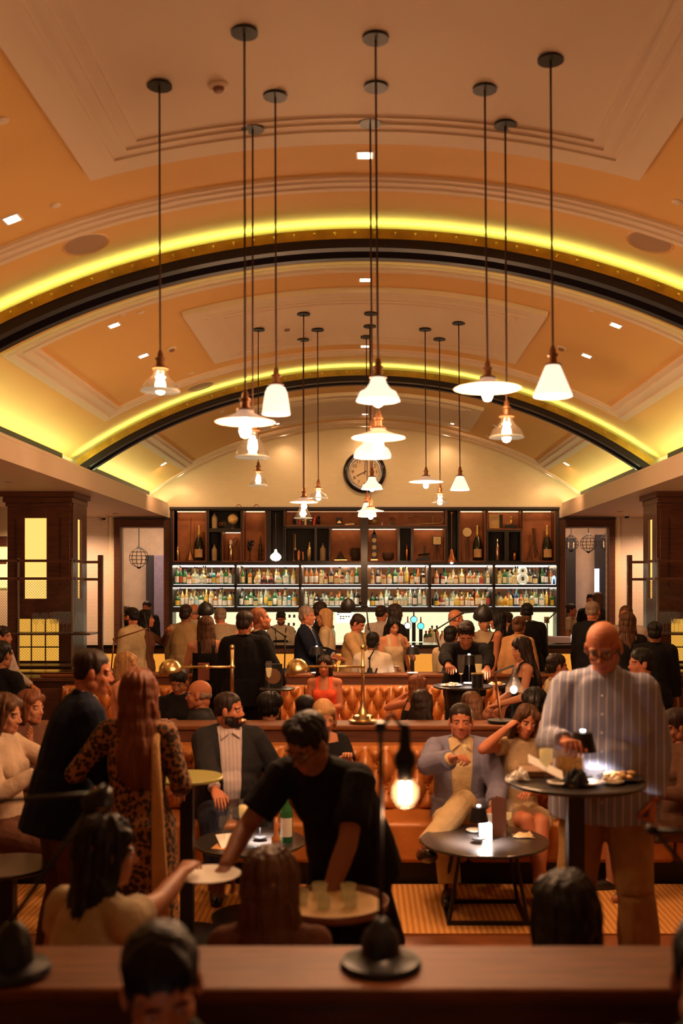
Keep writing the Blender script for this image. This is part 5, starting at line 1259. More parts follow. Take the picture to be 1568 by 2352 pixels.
skin('fair', (.50, .21, .11)); skin('ruddy', (.47, .165, .08)); skin('tan', (.33, .13, .06)); skin('olive', (.24, .09, .042)); skin('dark', (.12, .045, .022))
M_lip = mat('lips', (.42, .10, .07), .4); M_eyew = mat('eye_white', (.55, .45, .38), .25); M_iris = mat('eye_iris', (.02, .012, .01), .15)
HC = {}
for n, c in (('black', (.008, .006, .006)), ('dark', (.022, .011, .008)), ('brown', (.085, .034, .014)), ('auburn', (.15, .045, .018)), ('blond', (.42, .22, .085)), ('grey', (.22, .15, .11)), ('redbrown', (.22, .075, .03))):
    HC[n] = mat('hair_'+n, c, .5, bump=(40, .5, (1, 1, .15)), var=.25, vs=20, spec=.3)
CL = lambda n, c: cloth('fabric_'+n, c)
def ik(a, b, l1, l2, pole):
    d = b-a; L = min(d.length, (l1+l2)*.995); dn = d.normalized(); b = a+dn*L
    x = (l1*l1-l2*l2+L*L)/(2*L); h = math.sqrt(max(0, l1*l1-x*x)); p = pole-dn*pole.dot(dn)
    p = p.normalized() if p.length > 1e-5 else dn.orthogonal().normalized()
    return a+dn*x+p*h, b
def frame_rings(rows, n=20):
    """rows: (center, R, F, rx, ry)"""
    out = []
    for c, R, F, rx, ry in rows:
        ring = []
        for k in range(n):
            a = 2*PI*k/n; ca, sa = math.cos(a), math.sin(a); e = .85
            ring.append(c+R*(rx*math.copysign(abs(ca)**e, ca))+F*(ry*math.copysign(abs(sa)**e, sa)))
        out.append(ring)
    return out
NP = [0]
def person(label, px, py, d, face=180, H=None, seat=None, lean=0, side=0, head=(0, 0, 0), rh=None, lh=None, rg='relax', lg='relax', sex='m', hair=('short', 'dark'), sk='fair', beard=0,
           wear=(), fat=1.0, lod=0, feet=None, rp=None, lp=None, legs=True, shoes=(.015, .012, .012), kneepole=None, group=None, neckfwd=0, extra=None, hscale=1.0, handup=None, k=None):
    NP[0] += 1; seed = NP[0]*3.1
    f = sex == 'f'
    # ---------------- joints, unscaled
    Pz = .965 if seat is None else seat+.095
    if k is not None and seat is None:
        for lean in range(0, 88):
            a_, b_ = math.radians(lean*.75), math.radians(lean*1.2); c_ = V((0, .65*math.sin(b_), .65*math.cos(b_)+.35)).normalized().z
            if (Pz+.26*math.cos(a_)+.275*math.cos(b_)+.125*c_+.118*hscale)*k <= Z(py, d): break
    Pv = V((0, 0, Pz)); L1, L2 = math.radians(lean*.75), math.radians(lean*1.2); sd = math.radians(side)
    u1 = V((math.sin(sd), math.sin(L1)*math.cos(sd), math.cos(L1)*math.cos(sd))).normalized(); u2 = V((math.sin(sd), math.sin(L2)*math.cos(sd), math.cos(L2)*math.cos(sd))).normalized()
    if seat is None and lean > 20: Pv.y = -.12*lean/60
    R = (V((1, 0, 0))-u2*u2.x).normalized(); F1 = u1.cross(R); F2 = u2.cross(R)
    C1 = Pv+u1*.26; N = C1+u2*.275
    sw = .170 if not f else .150
    S = {1: N-u2*.06+R*sw, -1: N-u2*.06-R*sw}
    nd = (u2*.65+V((0, 0, .35))).normalized(); Hc = N+nd*.125+V((0, .022+neckfwd, 0))
    hy, hp, hr = [math.radians(a) for a in head]
    HM = Matrix.Rotation(-hy, 4, 'Z') @ Matrix.Rotation(-hp, 4, 'X') @ Matrix.Rotation(hr, 4, 'Y')
    top = Hc.z+.116*hscale
    ztop = Z(py, d)
    if k is None:
        if seat is None: k = ztop/top
        else: k = (H or (1.76 if not f else 1.66))/1.75
    zoff = ztop-top*k
    if seat is not None and zoff < -.04 and not extra:
        return person(label, px, py, d, face, (H or (1.76 if not f else 1.66))*.96, seat+max(zoff+.02, -.14), lean+(8 if zoff < -.15 else 0), side, head, rh, lh, rg, lg, sex, hair, sk, beard, wear, fat, lod, feet, rp, lp, legs, shoes, kneepole, group, neckfwd, 1, hscale, handup, None)
    fa = math.radians(face); RZ = Matrix.Rotation(-fa, 3, 'Z')
    xy = V((X(px, d), d, 0))-RZ @ V((Hc.x*k, Hc.y*k, 0)); root = V((xy.x, xy.y, max(zoff, -.03) if seat is not None else 0))
    if seat is not None and abs(zoff) > .12: print('SEAT OFFSET', label[:40], round(zoff, 2))
    if seat is None and not .88 < k < 1.13: print('SCALE', label[:40], round(k, 2))
    RI = RZ.transposed()
    def tgt(t, s):
        if t is None: return V((s*.25, .08, .84)) if seat is None else V((s*.16, .30, Pz+.08))
        if t[0] == 'px': return RI @ (P(t[1], t[2], t[3])-root)/k
        return V(t)
    arms = {}
    for s, t, pole in ((1, rh, rp), (-1, lh, lp)):
        tt = tgt(t, s); pl = V(pole) if pole else V((s*.5, -.6, -.7))
        el, wr = ik(S[s], tt, .285, .255, pl); arms[s] = (el, wr)
    hips = {s: Pv+V((s*.092, 0, -.035)) for s in (1, -1)}; legsj = {}
    for s in (1, -1):
        if feet: an = V(feet[0 if s > 0 else 1])
        elif seat is None: an = V((s*.11, -.01+.04*s, .075))
        else: an = V((s*.13, .46, .075-root.z/k))
        kn, an = ik(hips[s], an, .435, .43, V(kneepole[0 if s > 0 else 1]) if kneepole else (V((s*.15, 1, .1)) if seat is None else V((s*.15, .3, 1))))
        legsj[s] = (kn, an)
    # ---------------- volumes
    def torso(mb, o, t0=-.1, neck=True, flare=1.0):
        wv = (.94 if f else 1)*fat; rows = []
        for t, rx, ry, fy in ((-.09, .13, .10, 0), (-.02, .165 if not f else .172, .115 if not f else .12, 0), (.10, .152 if not f else .140, .108, .0), (.19, .150 if not f else .128, .108 if not f else .095, .0), (.29, .158 if not f else .136, .116, .005), (.38, .158 if not f else .136, .112, .005), (.45, .145 if not f else .122, .088, 0), (.495, .115 if not f else .095, .07, 0), (.53, .062, .056, .005)):
            if t < t0-.001: continue
            if t > .5 and not neck: continue
            bel = 1+(fat-1)*(1.6 if t < .3 else .4)
            c = Pv+u1*t if t < .26 else C1+u2*(t-.26); F = F1 if t < .26 else F2
            rows.append((c+F*fy, R, F, (rx*(bel if fat > 1 else fat))+o, (ry*(bel if fat > 1 else fat))*(flare if t < .1 else 1)+o))
        mb.loft(frame_rings(rows))
        if t0 < .4:
            for s in (1, -1): mb.ell(S[s]+V((0, 0, -.005)), (.057+o*.8, .055+o*.8, .058+o*.8), 12, 8); mb.tube([N-u2*.03, S[s]+V((0, 0, .0))], [.055+o*.7, .050+o*.8], 10)
        if f and t0 < .35:
            for s in (1, -1): mb.ell(C1+u2*.08+R*(s*.066)+F2*.088, (.056+o*.8, .045+o*.8, .054+o*.8), 12, 8)
        if fat > 1.1: mb.ell(Pv+u1*.15+F1*.06*fat, (.15*fat+o, .12*fat+o, .15+o), 14, 8)
    def armv(mb, o, upto=2.0, rk=1.0):
        for s in (1, -1):
            el, wr = arms[s]; q = (.9 if f else 1)*rk
            if upto >= 1:
                mb.tube([S[s], S[s].lerp(el, .5), el], [.052*q+o, .047*q+o, .041*q+o], 12); mb.ell(el, ((.043*q+o),)*3, 10, 6)
                e = el.lerp(wr, min(1, upto-1)); 
                if upto > 1: mb.tube([el, el.lerp(e, .35), e], [.043*q+o, .042*q+o, ((.027*q if upto >= 1.9 else .034*q)+o)], 12)
            else: mb.tube([S[s], S[s].lerp(el, upto)], [.056*q+o, .050*q+o*1.3], 12)
    def legv(mb, o, upto=2.0, flare=0):
        for s in (1, -1):
            kn, an = legsj[s]; h_ = hips[s]
            mb.ell(h_+V((0, 0, 0)), ((.088*min(fat, 1.2)+o),)*3, 12, 8)
            if upto >= 1:
                mb.tube([h_, h_.lerp(kn, .5), kn], [.088*min(fat, 1.2)+o, .074*min(fat, 1.15)+o, .056+o+flare*.4], 14); mb.ell(kn, ((.056+o),)*3, 10, 8)
                if upto > 1: e = kn.lerp(an, upto-1); mb.tube([kn, kn.lerp(e, .35), e], [.054+o+flare*.4, .055+o+flare*.7, .038+o+flare], 12)
            else: mb.tube([h_, h_.lerp(kn, upto)], [.088*fat+o, .078+o], 12)
    def feetv(mb, o):
        for s in (1, -1):
            kn, an = legsj[s]; fd = (V((an.x-kn.x, an.y-kn.y, 0))*.0+V((s*.15, 1, 0))).normalized()
            if an.z > .2-root.z/k: 
                sh = (an-kn).normalized(); fd = (V((0, 1, 0))-sh*sh.y*.6).normalized()
            b0 = an+V((0, 0, -.035)); mb.tube([b0-fd*.05, b0+fd*.02, b0+fd*.10, b0+fd*.165, b0+fd*.19], [.034+o, .042+o, .038+o, .030+o, .018+o], 10); mb.tube([an, b0], [.036+o, .04+o], 10)
    r = thing('person', label, 'person', root, group, -fa)
    SK = Matrix.Scale(k, 4)
    VX, VC = ((.009, .009), (.014, .013))[0 if lod else 1]
    # body
    mb = MB(); torso(mb, 0); armv(mb, 0); 
    if legs: legv(mb, 0); feetv(mb, 0)
    nb = Hc+(HM @ V((0, -.030, -.045))); mb.tube([N-u2*.07, N+u2*.0, N.lerp(nb, .5), nb], [.066, .058 if not f else .050, .054 if not f else .046, .052 if not f else .045], 14)
    hm = HC[hair[1]] if hair else HC['grey']
    def body_cb(me):
        for _ in range(5): me.materials.append(None)
        bm = bmesh.new(); bm.from_mesh(me)
        hd = HP[(sex, beard, 1 if lod else 0)].copy(); hd.transform(Matrix.Translation(Hc) @ HM @ Matrix.Scale(hscale, 4)); bm.from_mesh(hd); bpy.data.meshes.remove(hd)
        for s, g in ((1, rg), (-1, lg)):
            el, wr = arms[s]; y = (wr-el).normalized(); up = V((0, 0, 1)) if abs(y.z) < .75 else (V((s*1.0, .3, 0)) if seat is None else V((s*.6, .8, 0)))
            if handup and handup[0 if s > 0 else 1]: up = V(handup[0 if s > 0 else 1])
            z = (up-y*up.dot(y)).normalized(); x = y.cross(z); fx = -s
            M = Matrix(((x.x*fx, y.x, z.x, wr.x), (x.y*fx, y.y, z.y, wr.y), (x.z*fx, y.z, z.z, wr.z), (0, 0, 0, 1)))
            hh = hand_mesh(g).copy(); hh.transform(M @ Matrix.Scale(.92 if f else 1, 4))
            if M.determinant() < 0: hh.flip_normals()
            bm.from_mesh(hh); bpy.data.meshes.remove(hh)
        bm.to_mesh(me); bm.free(); me.transform(SK)
        for q, m in enumerate((SKIN[sk], M_lip, hm, M_eyew, M_iris)): me.materials[q] = m
        me.shade_smooth(); me.name = 'body'
        o = bpy.data.objects.new('body', me); COL.objects.link(o); o.parent = r
    remesh_job(mb, VX, 2, body_cb)
    if hair and hair[0]:
        def hair_cb(me, kind=hair[0]):
            pass
        HQ.append((r, hair[0], hm, SK @ Matrix.Translation(Hc) @ HM @ Matrix.Scale(hscale, 4)))
    # garments
    for gi, g in enumerate(wear):
        nm, kind, m = g[:3]; o = .009+.009*gi if len(g) < 4 else g[3]*.8+.002
        mb = MB(); cut = None; amp = .006
        if kind in ('long', 'jacket', 'half', 'tank', 'dress', 'vest', 'tee', 'sleeved_dress', 'strapless', 'short_dress'):
            torso(mb, o, {'tank': -.1}.get(kind, -.1), True)
            if kind in ('long', 'jacket', 'sleeved_dress'): armv(mb, o*1.0+.004, 1.93 if kind != 'jacket' else 1.86); amp = .009
            if kind in ('half', 'tee', 'short_dress'): armv(mb, o+.006, .75 if kind != 'short_dress' else .35)
            if kind == 'jacket':
                mb.loft(frame_rings([(Pv-V((0, 0, .0))+u1*z, R, F1, rx*max(1, fat)+o, ry*max(1, fat)+o) for z, rx, ry in ((-.16 if seat is None else -.08, .195, .15), (0, .182, .135), (.14, .162, .12))]))
                cut = 'open'
            if kind in ('vest',): cut = 'vneck'
            if kind in ('dress', 'sleeved_dress', 'strapless') and seat is None:
                zl = g[4] if len(g) > 4 else .45
                mb.loft(frame_rings([(V((0, Pv.y*.5, z)), R, V((0, 1, 0)), rx, ry) for z, rx, ry in ((zl, .24, .20), ((zl+.95)/2, .215, .175), (.97, .185+o, .135+o), (1.07, .150, .11))]))
            if kind in ('dress', 'sleeved_dress', 'strapless', 'short_dress') and seat is not None: legv(mb, o+.012, .8)
            if kind in ('long', 'half', 'vest', 'tee') and seat is None: mb.loft(frame_rings([(Pv+u1*z, R, F1, rx*max(1, fat**1.5)+o, ry*max(1, fat**1.5)+o) for z, rx, ry in ((-.13 if kind != 'vest' else -.05, .178, .132), (.02, .178, .130), (.12, .160, .118))]))
            if kind in ('long', 'tee', 'jacket'):
                rr = []; 
                for q in range(13): a = 2*PI*q/12; rr.append(N+R*(.066*math.cos(a))+V((0, .0, 0))+F2*(.064*math.sin(a)-.002)+u2*(.022-.020*max(0, math.sin(a))))
                mb.tube(rr, .011, 8)
            if kind in ('tank', 'dress', 'strapless'): cut = 'tank'
            if kind == 'half': cut = 'scoop'
        elif kind == 'trousers': legv(mb, o+.004, 1.93, .012 if len(g) < 5 else g[4]); mb.loft(frame_rings([(Pv+V((0, 0, z)), V((1, 0, 0)), V((0, 1, 0)), rx*max(1, fat*1.0)+o, ry*max(1, fat)+o) for z, rx, ry in ((-.1, .13, .10), (-.02, .165, .12), (.07, .155, .11))])); amp = .008
        elif kind == 'shorts': legv(mb, o+.008, .7); mb.loft(frame_rings([(Pv+V((0, 0, z)), V((1, 0, 0)), V((0, 1, 0)), rx+o, ry+o) for z, rx, ry in ((-.1, .13, .10), (-.02, .172, .125), (.07, .145, .11))]))
        elif kind == 'apron':
            mb.loft(frame_rings([(Pv+u1*z+F1*.075, R, F1, rx+o, ry+o) for z, rx, ry in ((-.5 if seat is None else -.05, .16, .07), (-.1, .15, .06), (.1, .14, .055), (.30, .10, .055))]))
        def cloth_cb(me, cut=cut, amp=amp, nm=nm, m=m, o=o):
            fold(me, amp, 9, seed); 
            if cut:
                bm = bmesh.new(); bm.from_mesh(me)
                def tl(c):
                    q = c-Pv; t = q.dot(u1)
                    if t > .26: q2 = c-C1; return .26+q2.dot(u2), q2.dot(R), q2.dot(F2)
                    return t, q.dot(R), q.dot(F1)
                if cut in ('open', 'vneck'):
                    b0, b1, t0, t1 = (.035, .085, -.25, .56) if cut == 'open' else (.0, .085, .22, .56)
                    for s in (1, -1):
                        pa = Pv+u1*t0+R*(s*b0) if t0 < .2 else C1+u2*(t0-.26)+R*(s*b0); pb = C1+u2*(t1-.26)+R*(s*b1); no = (pb-pa).cross(F2).normalized()
                        bmesh.ops.bisect_plane(bm, geom=bm.verts[:]+bm.edges[:]+bm.faces[:], dist=1e-5, plane_co=pa, plane_no=no)
                    dl = []
                    for fc in bm.faces:
                        t, x, y = tl(fc.calc_center_median())
                        if y > .02 and t > t0 and abs(x) < b0+(b1-b0)*(t-t0)/(t1-t0)-.0005 and y < .24*max(1, fat): dl.append(fc)
                    bmesh.ops.delete(bm, geom=dl, context='FACES')
                elif cut in ('tank', 'scoop'):
                    th = .40 if cut == 'tank' else .475
                    pc = C1+u2*(th-.26); bmesh.ops.bisect_plane(bm, geom=bm.verts[:]+bm.edges[:]+bm.faces[:], dist=1e-5, plane_co=pc, plane_no=u2)
                    for s in (1, -1):
                        for q in (.055, .095): bmesh.ops.bisect_plane(bm, geom=bm.verts[:]+bm.edges[:]+bm.faces[:], dist=1e-5, plane_co=C1+R*(s*q), plane_no=R)
                    if cut == 'scoop': dl = [fc for fc in bm.faces for (t, x, y) in (tl(fc.calc_center_median()),) if t > th and abs(x) < .10]
                    else: dl = [fc for fc in bm.faces for (t, x, y) in (tl(fc.calc_center_median()),) if t > th and not (.055 < abs(x) < .095)]
                    bmesh.ops.delete(bm, geom=dl, context='FACES')
                bmesh.ops.delete(bm, geom=[v for v in bm.verts if not v.link_faces], context='VERTS')
                bm.to_mesh(me); bm.free()
            me.transform(SK); me.materials.append(m); me.shade_smooth(); me.name = nm
            ob = bpy.data.objects.new(nm, me); COL.objects.link(ob); ob.parent = r
            if cut == 'open': q = ob.modifiers.new('s', 'SOLIDIFY'); q.thickness = .006; q.offset = -1
        remesh_job(mb, VC, 1, cloth_cb)
    if legs and shoes:
        for s in (1, -1):
            mb = MB(); kn, an = legsj[s]
            fd = V((s*.15, 1, 0)).normalized()
            if an.z > .2-root.z/k: sh = (an-kn).normalized(); fd = (V((0, 1, 0))-sh*sh.y*.6).normalized()
            b0 = an+V((0, 0, -.035)); q = 1 if not f else .85
            mb.tube([b0-fd*.07*q, b0-fd*.05*q, b0+fd*.03*q, b0+fd*.11*q, b0+fd*.18*q, b0+fd*.215*q], [.02*q, .042*q, .050*q, .045*q, .038*q, .014*q], 14)
            for v in mb.v: v.z = max(v.z, b0.z-.036)
            mb.v = [v*k for v in mb.v]
            mb.build('shoe', mat('shoe_leather_%d' % int(shoes[0]*1000), shoes, .3, coat=.3), r, smooth=True, local=True)
    r['k'] = k
    info = dict(r=r, Hc=Hc, HM=HM, k=k, arms=arms, N=N, R=R, F2=F2, u2=u2, C1=C1, Pv=Pv, S=S, M=Matrix.Translation(root) @ RZ.to_4x4() @ SK)
    return info
HQ = []
def child(info, mb, name, m, smooth=True):
    """mesh given in unscaled person space"""
    mb.v = [v*info['k'] for v in mb.v]; return mb.build(name, m, info['r'], smooth=smooth, local=True)
def glasses(info, m=None):
    T = Matrix.Translation(info['Hc']) @ info['HM']; mb = MB()
    for s in (-1, 1):
        mb.tube([T @ V((s*.031+.023*math.cos(a), .098-.006*abs(math.cos(a)), .0+.017*math.sin(a))) for a in [2*PI*i/16 for i in range(17)]], .0022, 6)
        mb.tube([T @ V((s*.054, .095, .006)), T @ V((s*.077, .05, .006)), T @ V((s*.080, -.01, .0))], .002, 6)
    mb.tube([T @ V((-.009, .1, .002)), T @ V((.009, .1, .002))], .002, 6)
    child(info, mb, 'glasses', m or M_black)
def straps(info, m, name='apron_strap'):
    for s in (-1, 1):
        i = info; mb = MB(); 
        mb.tube([i['Pv']+i['F2']*.13+i['R']*s*.07, i['C1']+i['F2']*.145+i['R']*s*.07, i['N']-i['u2']*.04+i['R']*s*.09+i['F2']*.07, i['N']-i['u2']*.02+i['R']*s*.085], .011, 6); child(info, mb, name, m)
def tie(info, m):
    i = info; mb = MB(); a = i['N']-i['u2']*.03+i['F2']*.085; b = i['C1']+i['F2']*.155
    mb.tube([a, a.lerp(b, .15), a.lerp(b, .85), b], [.012, .018, .03, .005], 4); child(info, mb, 'tie', m)

def collar(i, m):
    for s in (1, -1):
        a = i['N']+i['R']*(s*.062)+i['u2']*.028+i['F2']*.012; b = i['N']+i['F2']*.088+i['R']*(s*.010)-i['u2']*.012; c = i['N']+i['F2']*.098+i['R']*(s*.062)-i['u2']*.052; t = (b-a).cross(c-a).normalized()*.004
        child(i, MB().add([a, b, c, a+t, b+t, c+t], [(0, 1, 2), (5, 4, 3), (0, 3, 4, 1), (1, 4, 5, 2), (2, 5, 3, 0)]), 'collar_flap', m, False)
# fabrics
F_wht = CL('white', (.52, .45, .35)); F_crm = CL('cream', (.48, .36, .21)); F_tan = CL('tan', (.42, .22, .09)); F_blk = CL('black', (.009, .008, .009)); F_nvy = CL('navy', (.008, .011, .022))
F_pink = CL('pink', (.70, .30, .18)); F_coral = CL('coral', (.75, .10, .04)); F_gry = CL('grey', (.22, .20, .21)); F_blue = CL('blue_blazer', (.20, .19, .27)); F_brn = CL('brown', (.12, .05, .03))
F_kha = CL('khaki', (.38, .22, .09)); F_khb = CL('khaki_light', (.58, .42, .22)); F_lgry = CL('light_grey', (.50, .42, .38)); F_dk = CL('charcoal', (.02, .018, .02)); F_den = CL('denim', (.03, .035, .06))
def leopard():
    m = bpy.data.materials.new('leopard_print'); m.use_nodes = True; nt = m.node_tree; b = nt.nodes['Principled BSDF']; b.inputs['Roughness'].default_value = .8
    tc = nt.nodes.new('ShaderNodeTexCoord'); nz = nt.nodes.new('ShaderNodeTexNoise'); nz.inputs['Scale'].default_value = 14
    add = nt.nodes.new('ShaderNodeVectorMath'); add.operation = 'MULTIPLY_ADD'; add.inputs[1].default_value = (.05,)*3
    nt.links.new(tc.outputs['Object'], nz.inputs['Vector']); nt.links.new(nz.outputs['Color'], add.inputs[0]); nt.links.new(tc.outputs['Object'], add.inputs[2])
    v = nt.nodes.new('ShaderNodeTexVoronoi'); v.inputs['Scale'].default_value = 46; nt.links.new(add.outputs[0], v.inputs['Vector'])
    r = nt.nodes.new('ShaderNodeValToRGB'); e = r.color_ramp.elements; e[0].position = 0; e[0].color = (.20, .08, .03, 1); e[1].position = .16; e[1].color = (.018, .010, .006, 1)
    q = r.color_ramp.elements.new(.48); q.color = (.018, .010, .006, 1); q = r.color_ramp.elements.new(.60); q.color = (.28, .12, .04, 1)
    nt.links.new(v.outputs['Distance'], r.inputs[0]); nt.links.new(r.outputs[0], b.inputs['Base Color']); return m
F_leo = leopard()
def striped(name, base, line, sc):
    m = bpy.data.materials.new(name); m.use_nodes = True; nt = m.node_tree; b = nt.nodes['Principled BSDF']; b.inputs['Roughness'].default_value = .85
    tc = nt.nodes.new('ShaderNodeTexCoord'); w_ = nt.nodes.new('ShaderNodeTexWave'); w_.bands_direction = 'X'; w_.inputs['Scale'].default_value = sc; w_.inputs['Distortion'].default_value = .6; w_.inputs['Detail Scale'].default_value = 1
    r = nt.nodes.new('ShaderNodeValToRGB'); r.color_ramp.elements[0].position = .92; r.color_ramp.elements[0].color = (*base, 1); r.color_ramp.elements[1].position = .98; r.color_ramp.elements[1].color = (*line, 1)
    nt.links.new(tc.outputs['Object'], w_.inputs['Vector']); nt.links.new(w_.outputs['Fac'], r.inputs[0]); nt.links.new(r.outputs[0], b.inputs['Base Color']); return m
F_str = striped('striped_shirt', (.27, .29, .42), (.66, .62, .62), 8.5)
F_strg = striped('grey_striped_shirt', (.50, .40, .38), (.30, .24, .24), 12)
TR = lambda m, o=.012: ('trousers', 'trousers', m, o)

# ---- large foreground and middle figures
i = person('bald man with glasses, striped shirt and khaki trousers standing at the tall table', 1385, 1428, 4.75, 196, lean=6, head=(8, 22, 2), rh=('px', 1300, 1705, 4.5), lh=('px', 1500, 1840, 4.7), lg='fist', rg='grip', hair=('ring', 'grey'), sk='ruddy', fat=1.22, lod=1,
       wear=(('shirt', 'long', F_str, .022), ('trousers', 'trousers', F_kha, .014, .035)), feet=((.13, .0, .08), (-.17, .02, .08)), neckfwd=.03)
glasses(i); collar(i, F_str)
mb = MB()
for q in range(7): p_ = i['C1'].lerp(i['N'], .75-q*.28)+i['F2']*(.155+.03*min(q, 3)); child(i, MB().ell(p_, (.006, .004, .006), 8, 5), 'shirt_button', M_white)

child(i, MB().tube([i['arms'][-1][1]+V((0, 0, -.0)), i['arms'][-1][1]+V((.0, -.02, -.02))], [.033, .036], 12), 'shirt_cuff', F_str)
i = person('man in a navy jacket bending towards the woman in leopard print', 215, 1494, 5.0, 62, lean=14, head=(18, 6, 0), rh=(.22, .30, .95), lh=(-.12, .40, 1.18), rg='grip', hair=('crop', 'dark'), sk='ruddy', lod=1, wear=(('shirt', 'long', F_wht), ('trousers', 'trousers', F_brn, .014, .02), ('jacket', 'jacket', F_nvy, .03)))
i = person('woman with long auburn hair in a leopard print dress seen from behind', 318, 1543, 4.75, 5, sex='f', head=(-18, 6, 0), rh=(.16, .24, 1.08), lh=(-.34, .22, 1.22), lg='grip', hair=('xlong', 'auburn'), sk='fair', lod=1, hscale=1.08, wear=(('dress', 'sleeved_dress', F_leo, .016, .10),), shoes=(.02, .01, .01))
sc = MB(); q = i; pts = [q['N']+V((.05, .07, -.02)), q['N']+V((.11, .0, .0)), q['N']+V((.13, -.11, -.12)), q['N']+V((.15, -.14, -.4)), V((.17, -.17, .75)), V((.19, -.19, .35))]
for a, b_ in zip(pts[:-1], pts[1:]): pass
rings = []
for j, p_ in enumerate(pts):
    w_ = (.018, .02, .022, .03, .042, .05)[j]; rings.append([p_+V((w_*math.cos(2*PI*t/10), .010*math.sin(2*PI*t/10), 0)) for t in range(10)])
sc.loft(rings); child(i, sc, 'scarf', CL('scarf', (.55, .33, .14)))
i = person('waiter with glasses in black bending over the low table with a tray', 705, 1640, 3.8, 205, lean=42, head=(12, 34, -4), lh=('px', 745, 2085, 3.55), rh=('px', 515, 1995, 3.7), rg='grip', lg='grip', hair=('quiff', 'black'), sk='olive', lod=1, k=.93, fat=1.05, wear=(('shirt', 'tee', F_blk, .018), TR(F_blk), ('apron', 'apron', F_blk, .03)), lp=(-1, -.2, .3), rp=(.6, -.2, -.5))
glasses(i)
i = person('bearded man in a dark blazer and grey shirt sitting on the tan sofa looking right', 527, 1592, 6.75, 165, seat=.45, lean=4, head=(-62, 0, 0), rh=('px', 512, 1888, 6.05), lh=(-.3, .28, .66), hair=('crop', 'dark'), sk='ruddy', beard=1, fat=1.14, lod=1, H=1.82, wear=(('shirt', 'long', F_strg, .012), ('trousers', 'trousers', F_den, .012), ('blazer', 'jacket', F_dk, .032)), rp=(.8, .1, -.4))
collar(i, F_strg)
i = person('man in a blue blazer and khaki trousers drinking, seated on the tan sofa', 1058, 1618, 6.72, 182, seat=.45, lean=-4, head=(2, 2, 0), rh=('px', 1040, 1742, 6.30), lh=('px', 1135, 1855, 6.4), rg='grip', hair=('crop', 'dark'), sk='ruddy', lod=1, H=1.80, wear=(('shirt', 'long', F_khb, .012), ('trousers', 'trousers', F_khb, .014, .02), ('blazer', 'jacket', F_blue, .03)), rp=(.9, .2, -.6), feet=((.10, .56, .075), (.26, .60, .33)), handup=((.3, -.5, .6), None), kneepole=((.1, .3, 1), (-.35, .3, 1)))
collar(i, F_khb)
flute(P(1067, 1748, 6.26), 'small glass raised to the lips of the man in the blue blazer', 'wine glasses', FLUTE, .6, .62)
i = person('woman in a beige wrap dress with crossed bare legs resting her head on her hand', 1207, 1622, 6.72, 172, seat=.45, lean=4, side=-6, sex='f', head=(-4, 8, -14), rh=('px', 1164, 1672, 6.62), lh=(-.02, .30, .66), rg='grip', hair=('xlong', 'brown'), sk='ruddy', lod=1, H=1.70, wear=(('dress', 'short_dress', CL('beige', (.42, .29, .16)), .014),), rp=(.9, .3, -.7), feet=((-.05, .52, .09), (.02, .62, .10)), shoes=(.02, .014, .012))
# dress side drape
mb = MB(); mb.loft([[V((.02+.05*t, .2-.1*t+.02*math.cos(a)*1, z))+V((-.27+.03*math.sin(a), .02*math.cos(a), 0)) for a in [2*PI*q/8 for q in range(8)]] for t, z in ((0, .56), (.5, .4), (1, .22))]); child(i, mb, 'dress_drape', MATS['fabric_beige'])
i = person('blonde woman in black mostly hidden behind the stooping waiter', 745, 1611, 6.8, 150, seat=.45, sex='f', head=(10, 20, 10), hair=('bob', 'blond'), sk='fair', wear=(('top', 'half', F_blk), TR(F_blk)), lh=('px', 800, 1740, 6.5))
i = person('woman in a brown patterned dress at the right edge looking left', 1548, 1632, 6.55, 250, seat=.45, sex='f', head=(0, 14, 0), hair=('bun', 'dark'), sk='tan', lod=1, wear=(('dress', 'sleeved_dress', CL('brown_print', (.10, .045, .025)), .014),), lh=(-.1, .33, .72), rh=(.1, .36, .70))
i = person('woman with fair brown hair in a pale top at the left edge looking right', 12, 1597, 5.9, 100, seat=.45, sex='f', head=(-6, 8, 0), hair=('long', 'brown'), sk='fair', lod=1, wear=(('top', 'long', CL('blush', (.50, .36, .25))), TR(F_brn)), lh=(-.1, .36, 1.05), rh=(.12, .3, .9), H=1.72)
i = person('person behind her at the left raising an open hand', 70, 1588, 6.6, 110, seat=.45, sex='f', head=(0, 0, 0), hair=('bob', 'auburn'), sk='fair', wear=(('top', 'long', F_brn), TR(F_blk)), lh=('px', 68, 1700, 6.3), lg='flat', handup=(None, (0, 1, 0)))
# foreground row backs
i = person('woman with long black hair reaching her arm towards the tray', 245, 1880, 3.15, 35, seat=.45, sex='f', lean=8, head=(30, 4, 0), hair=('xlong', 'black'), sk='tan', lod=1, wear=(('top', 'short_dress', CL('lace', (.40, .32, .20))), TR(F_blk)), rh=('px', 440, 1985, 3.62), rg='relax', rp=(.2, -.1, -1), lh=(-.15, .3, .8))
i = person('person with brown hair seated in the foreground seen from behind', 620, 1952, 3.1, 0, seat=.45, sex='f', hair=('xlong', 'brown'), sk='fair', lod=1, wear=(('top', 'long', F_brn), TR(F_blk)), hscale=1.05)
i = person('dark haired person seated in the foreground left of the standing bald man', 1300, 2010, 2.95, 0, seat=.45, sex='f', hair=('long', 'black'), sk='tan', lod=1, wear=(('top', 'long', F_blk), TR(F_blk)), hscale=1.22)
i = person('short haired man at the bottom edge bowing his face to the camera', 372, 2143, 2.02, 172, seat=.45, lean=8, head=(-12, 20, 6), hair=('short', 'black'), sk='ruddy', lod=1, wear=(('shirt', 'long', CL('olive', (.06, .06, .04))), TR(F_blk)), legs=False, H=1.76)
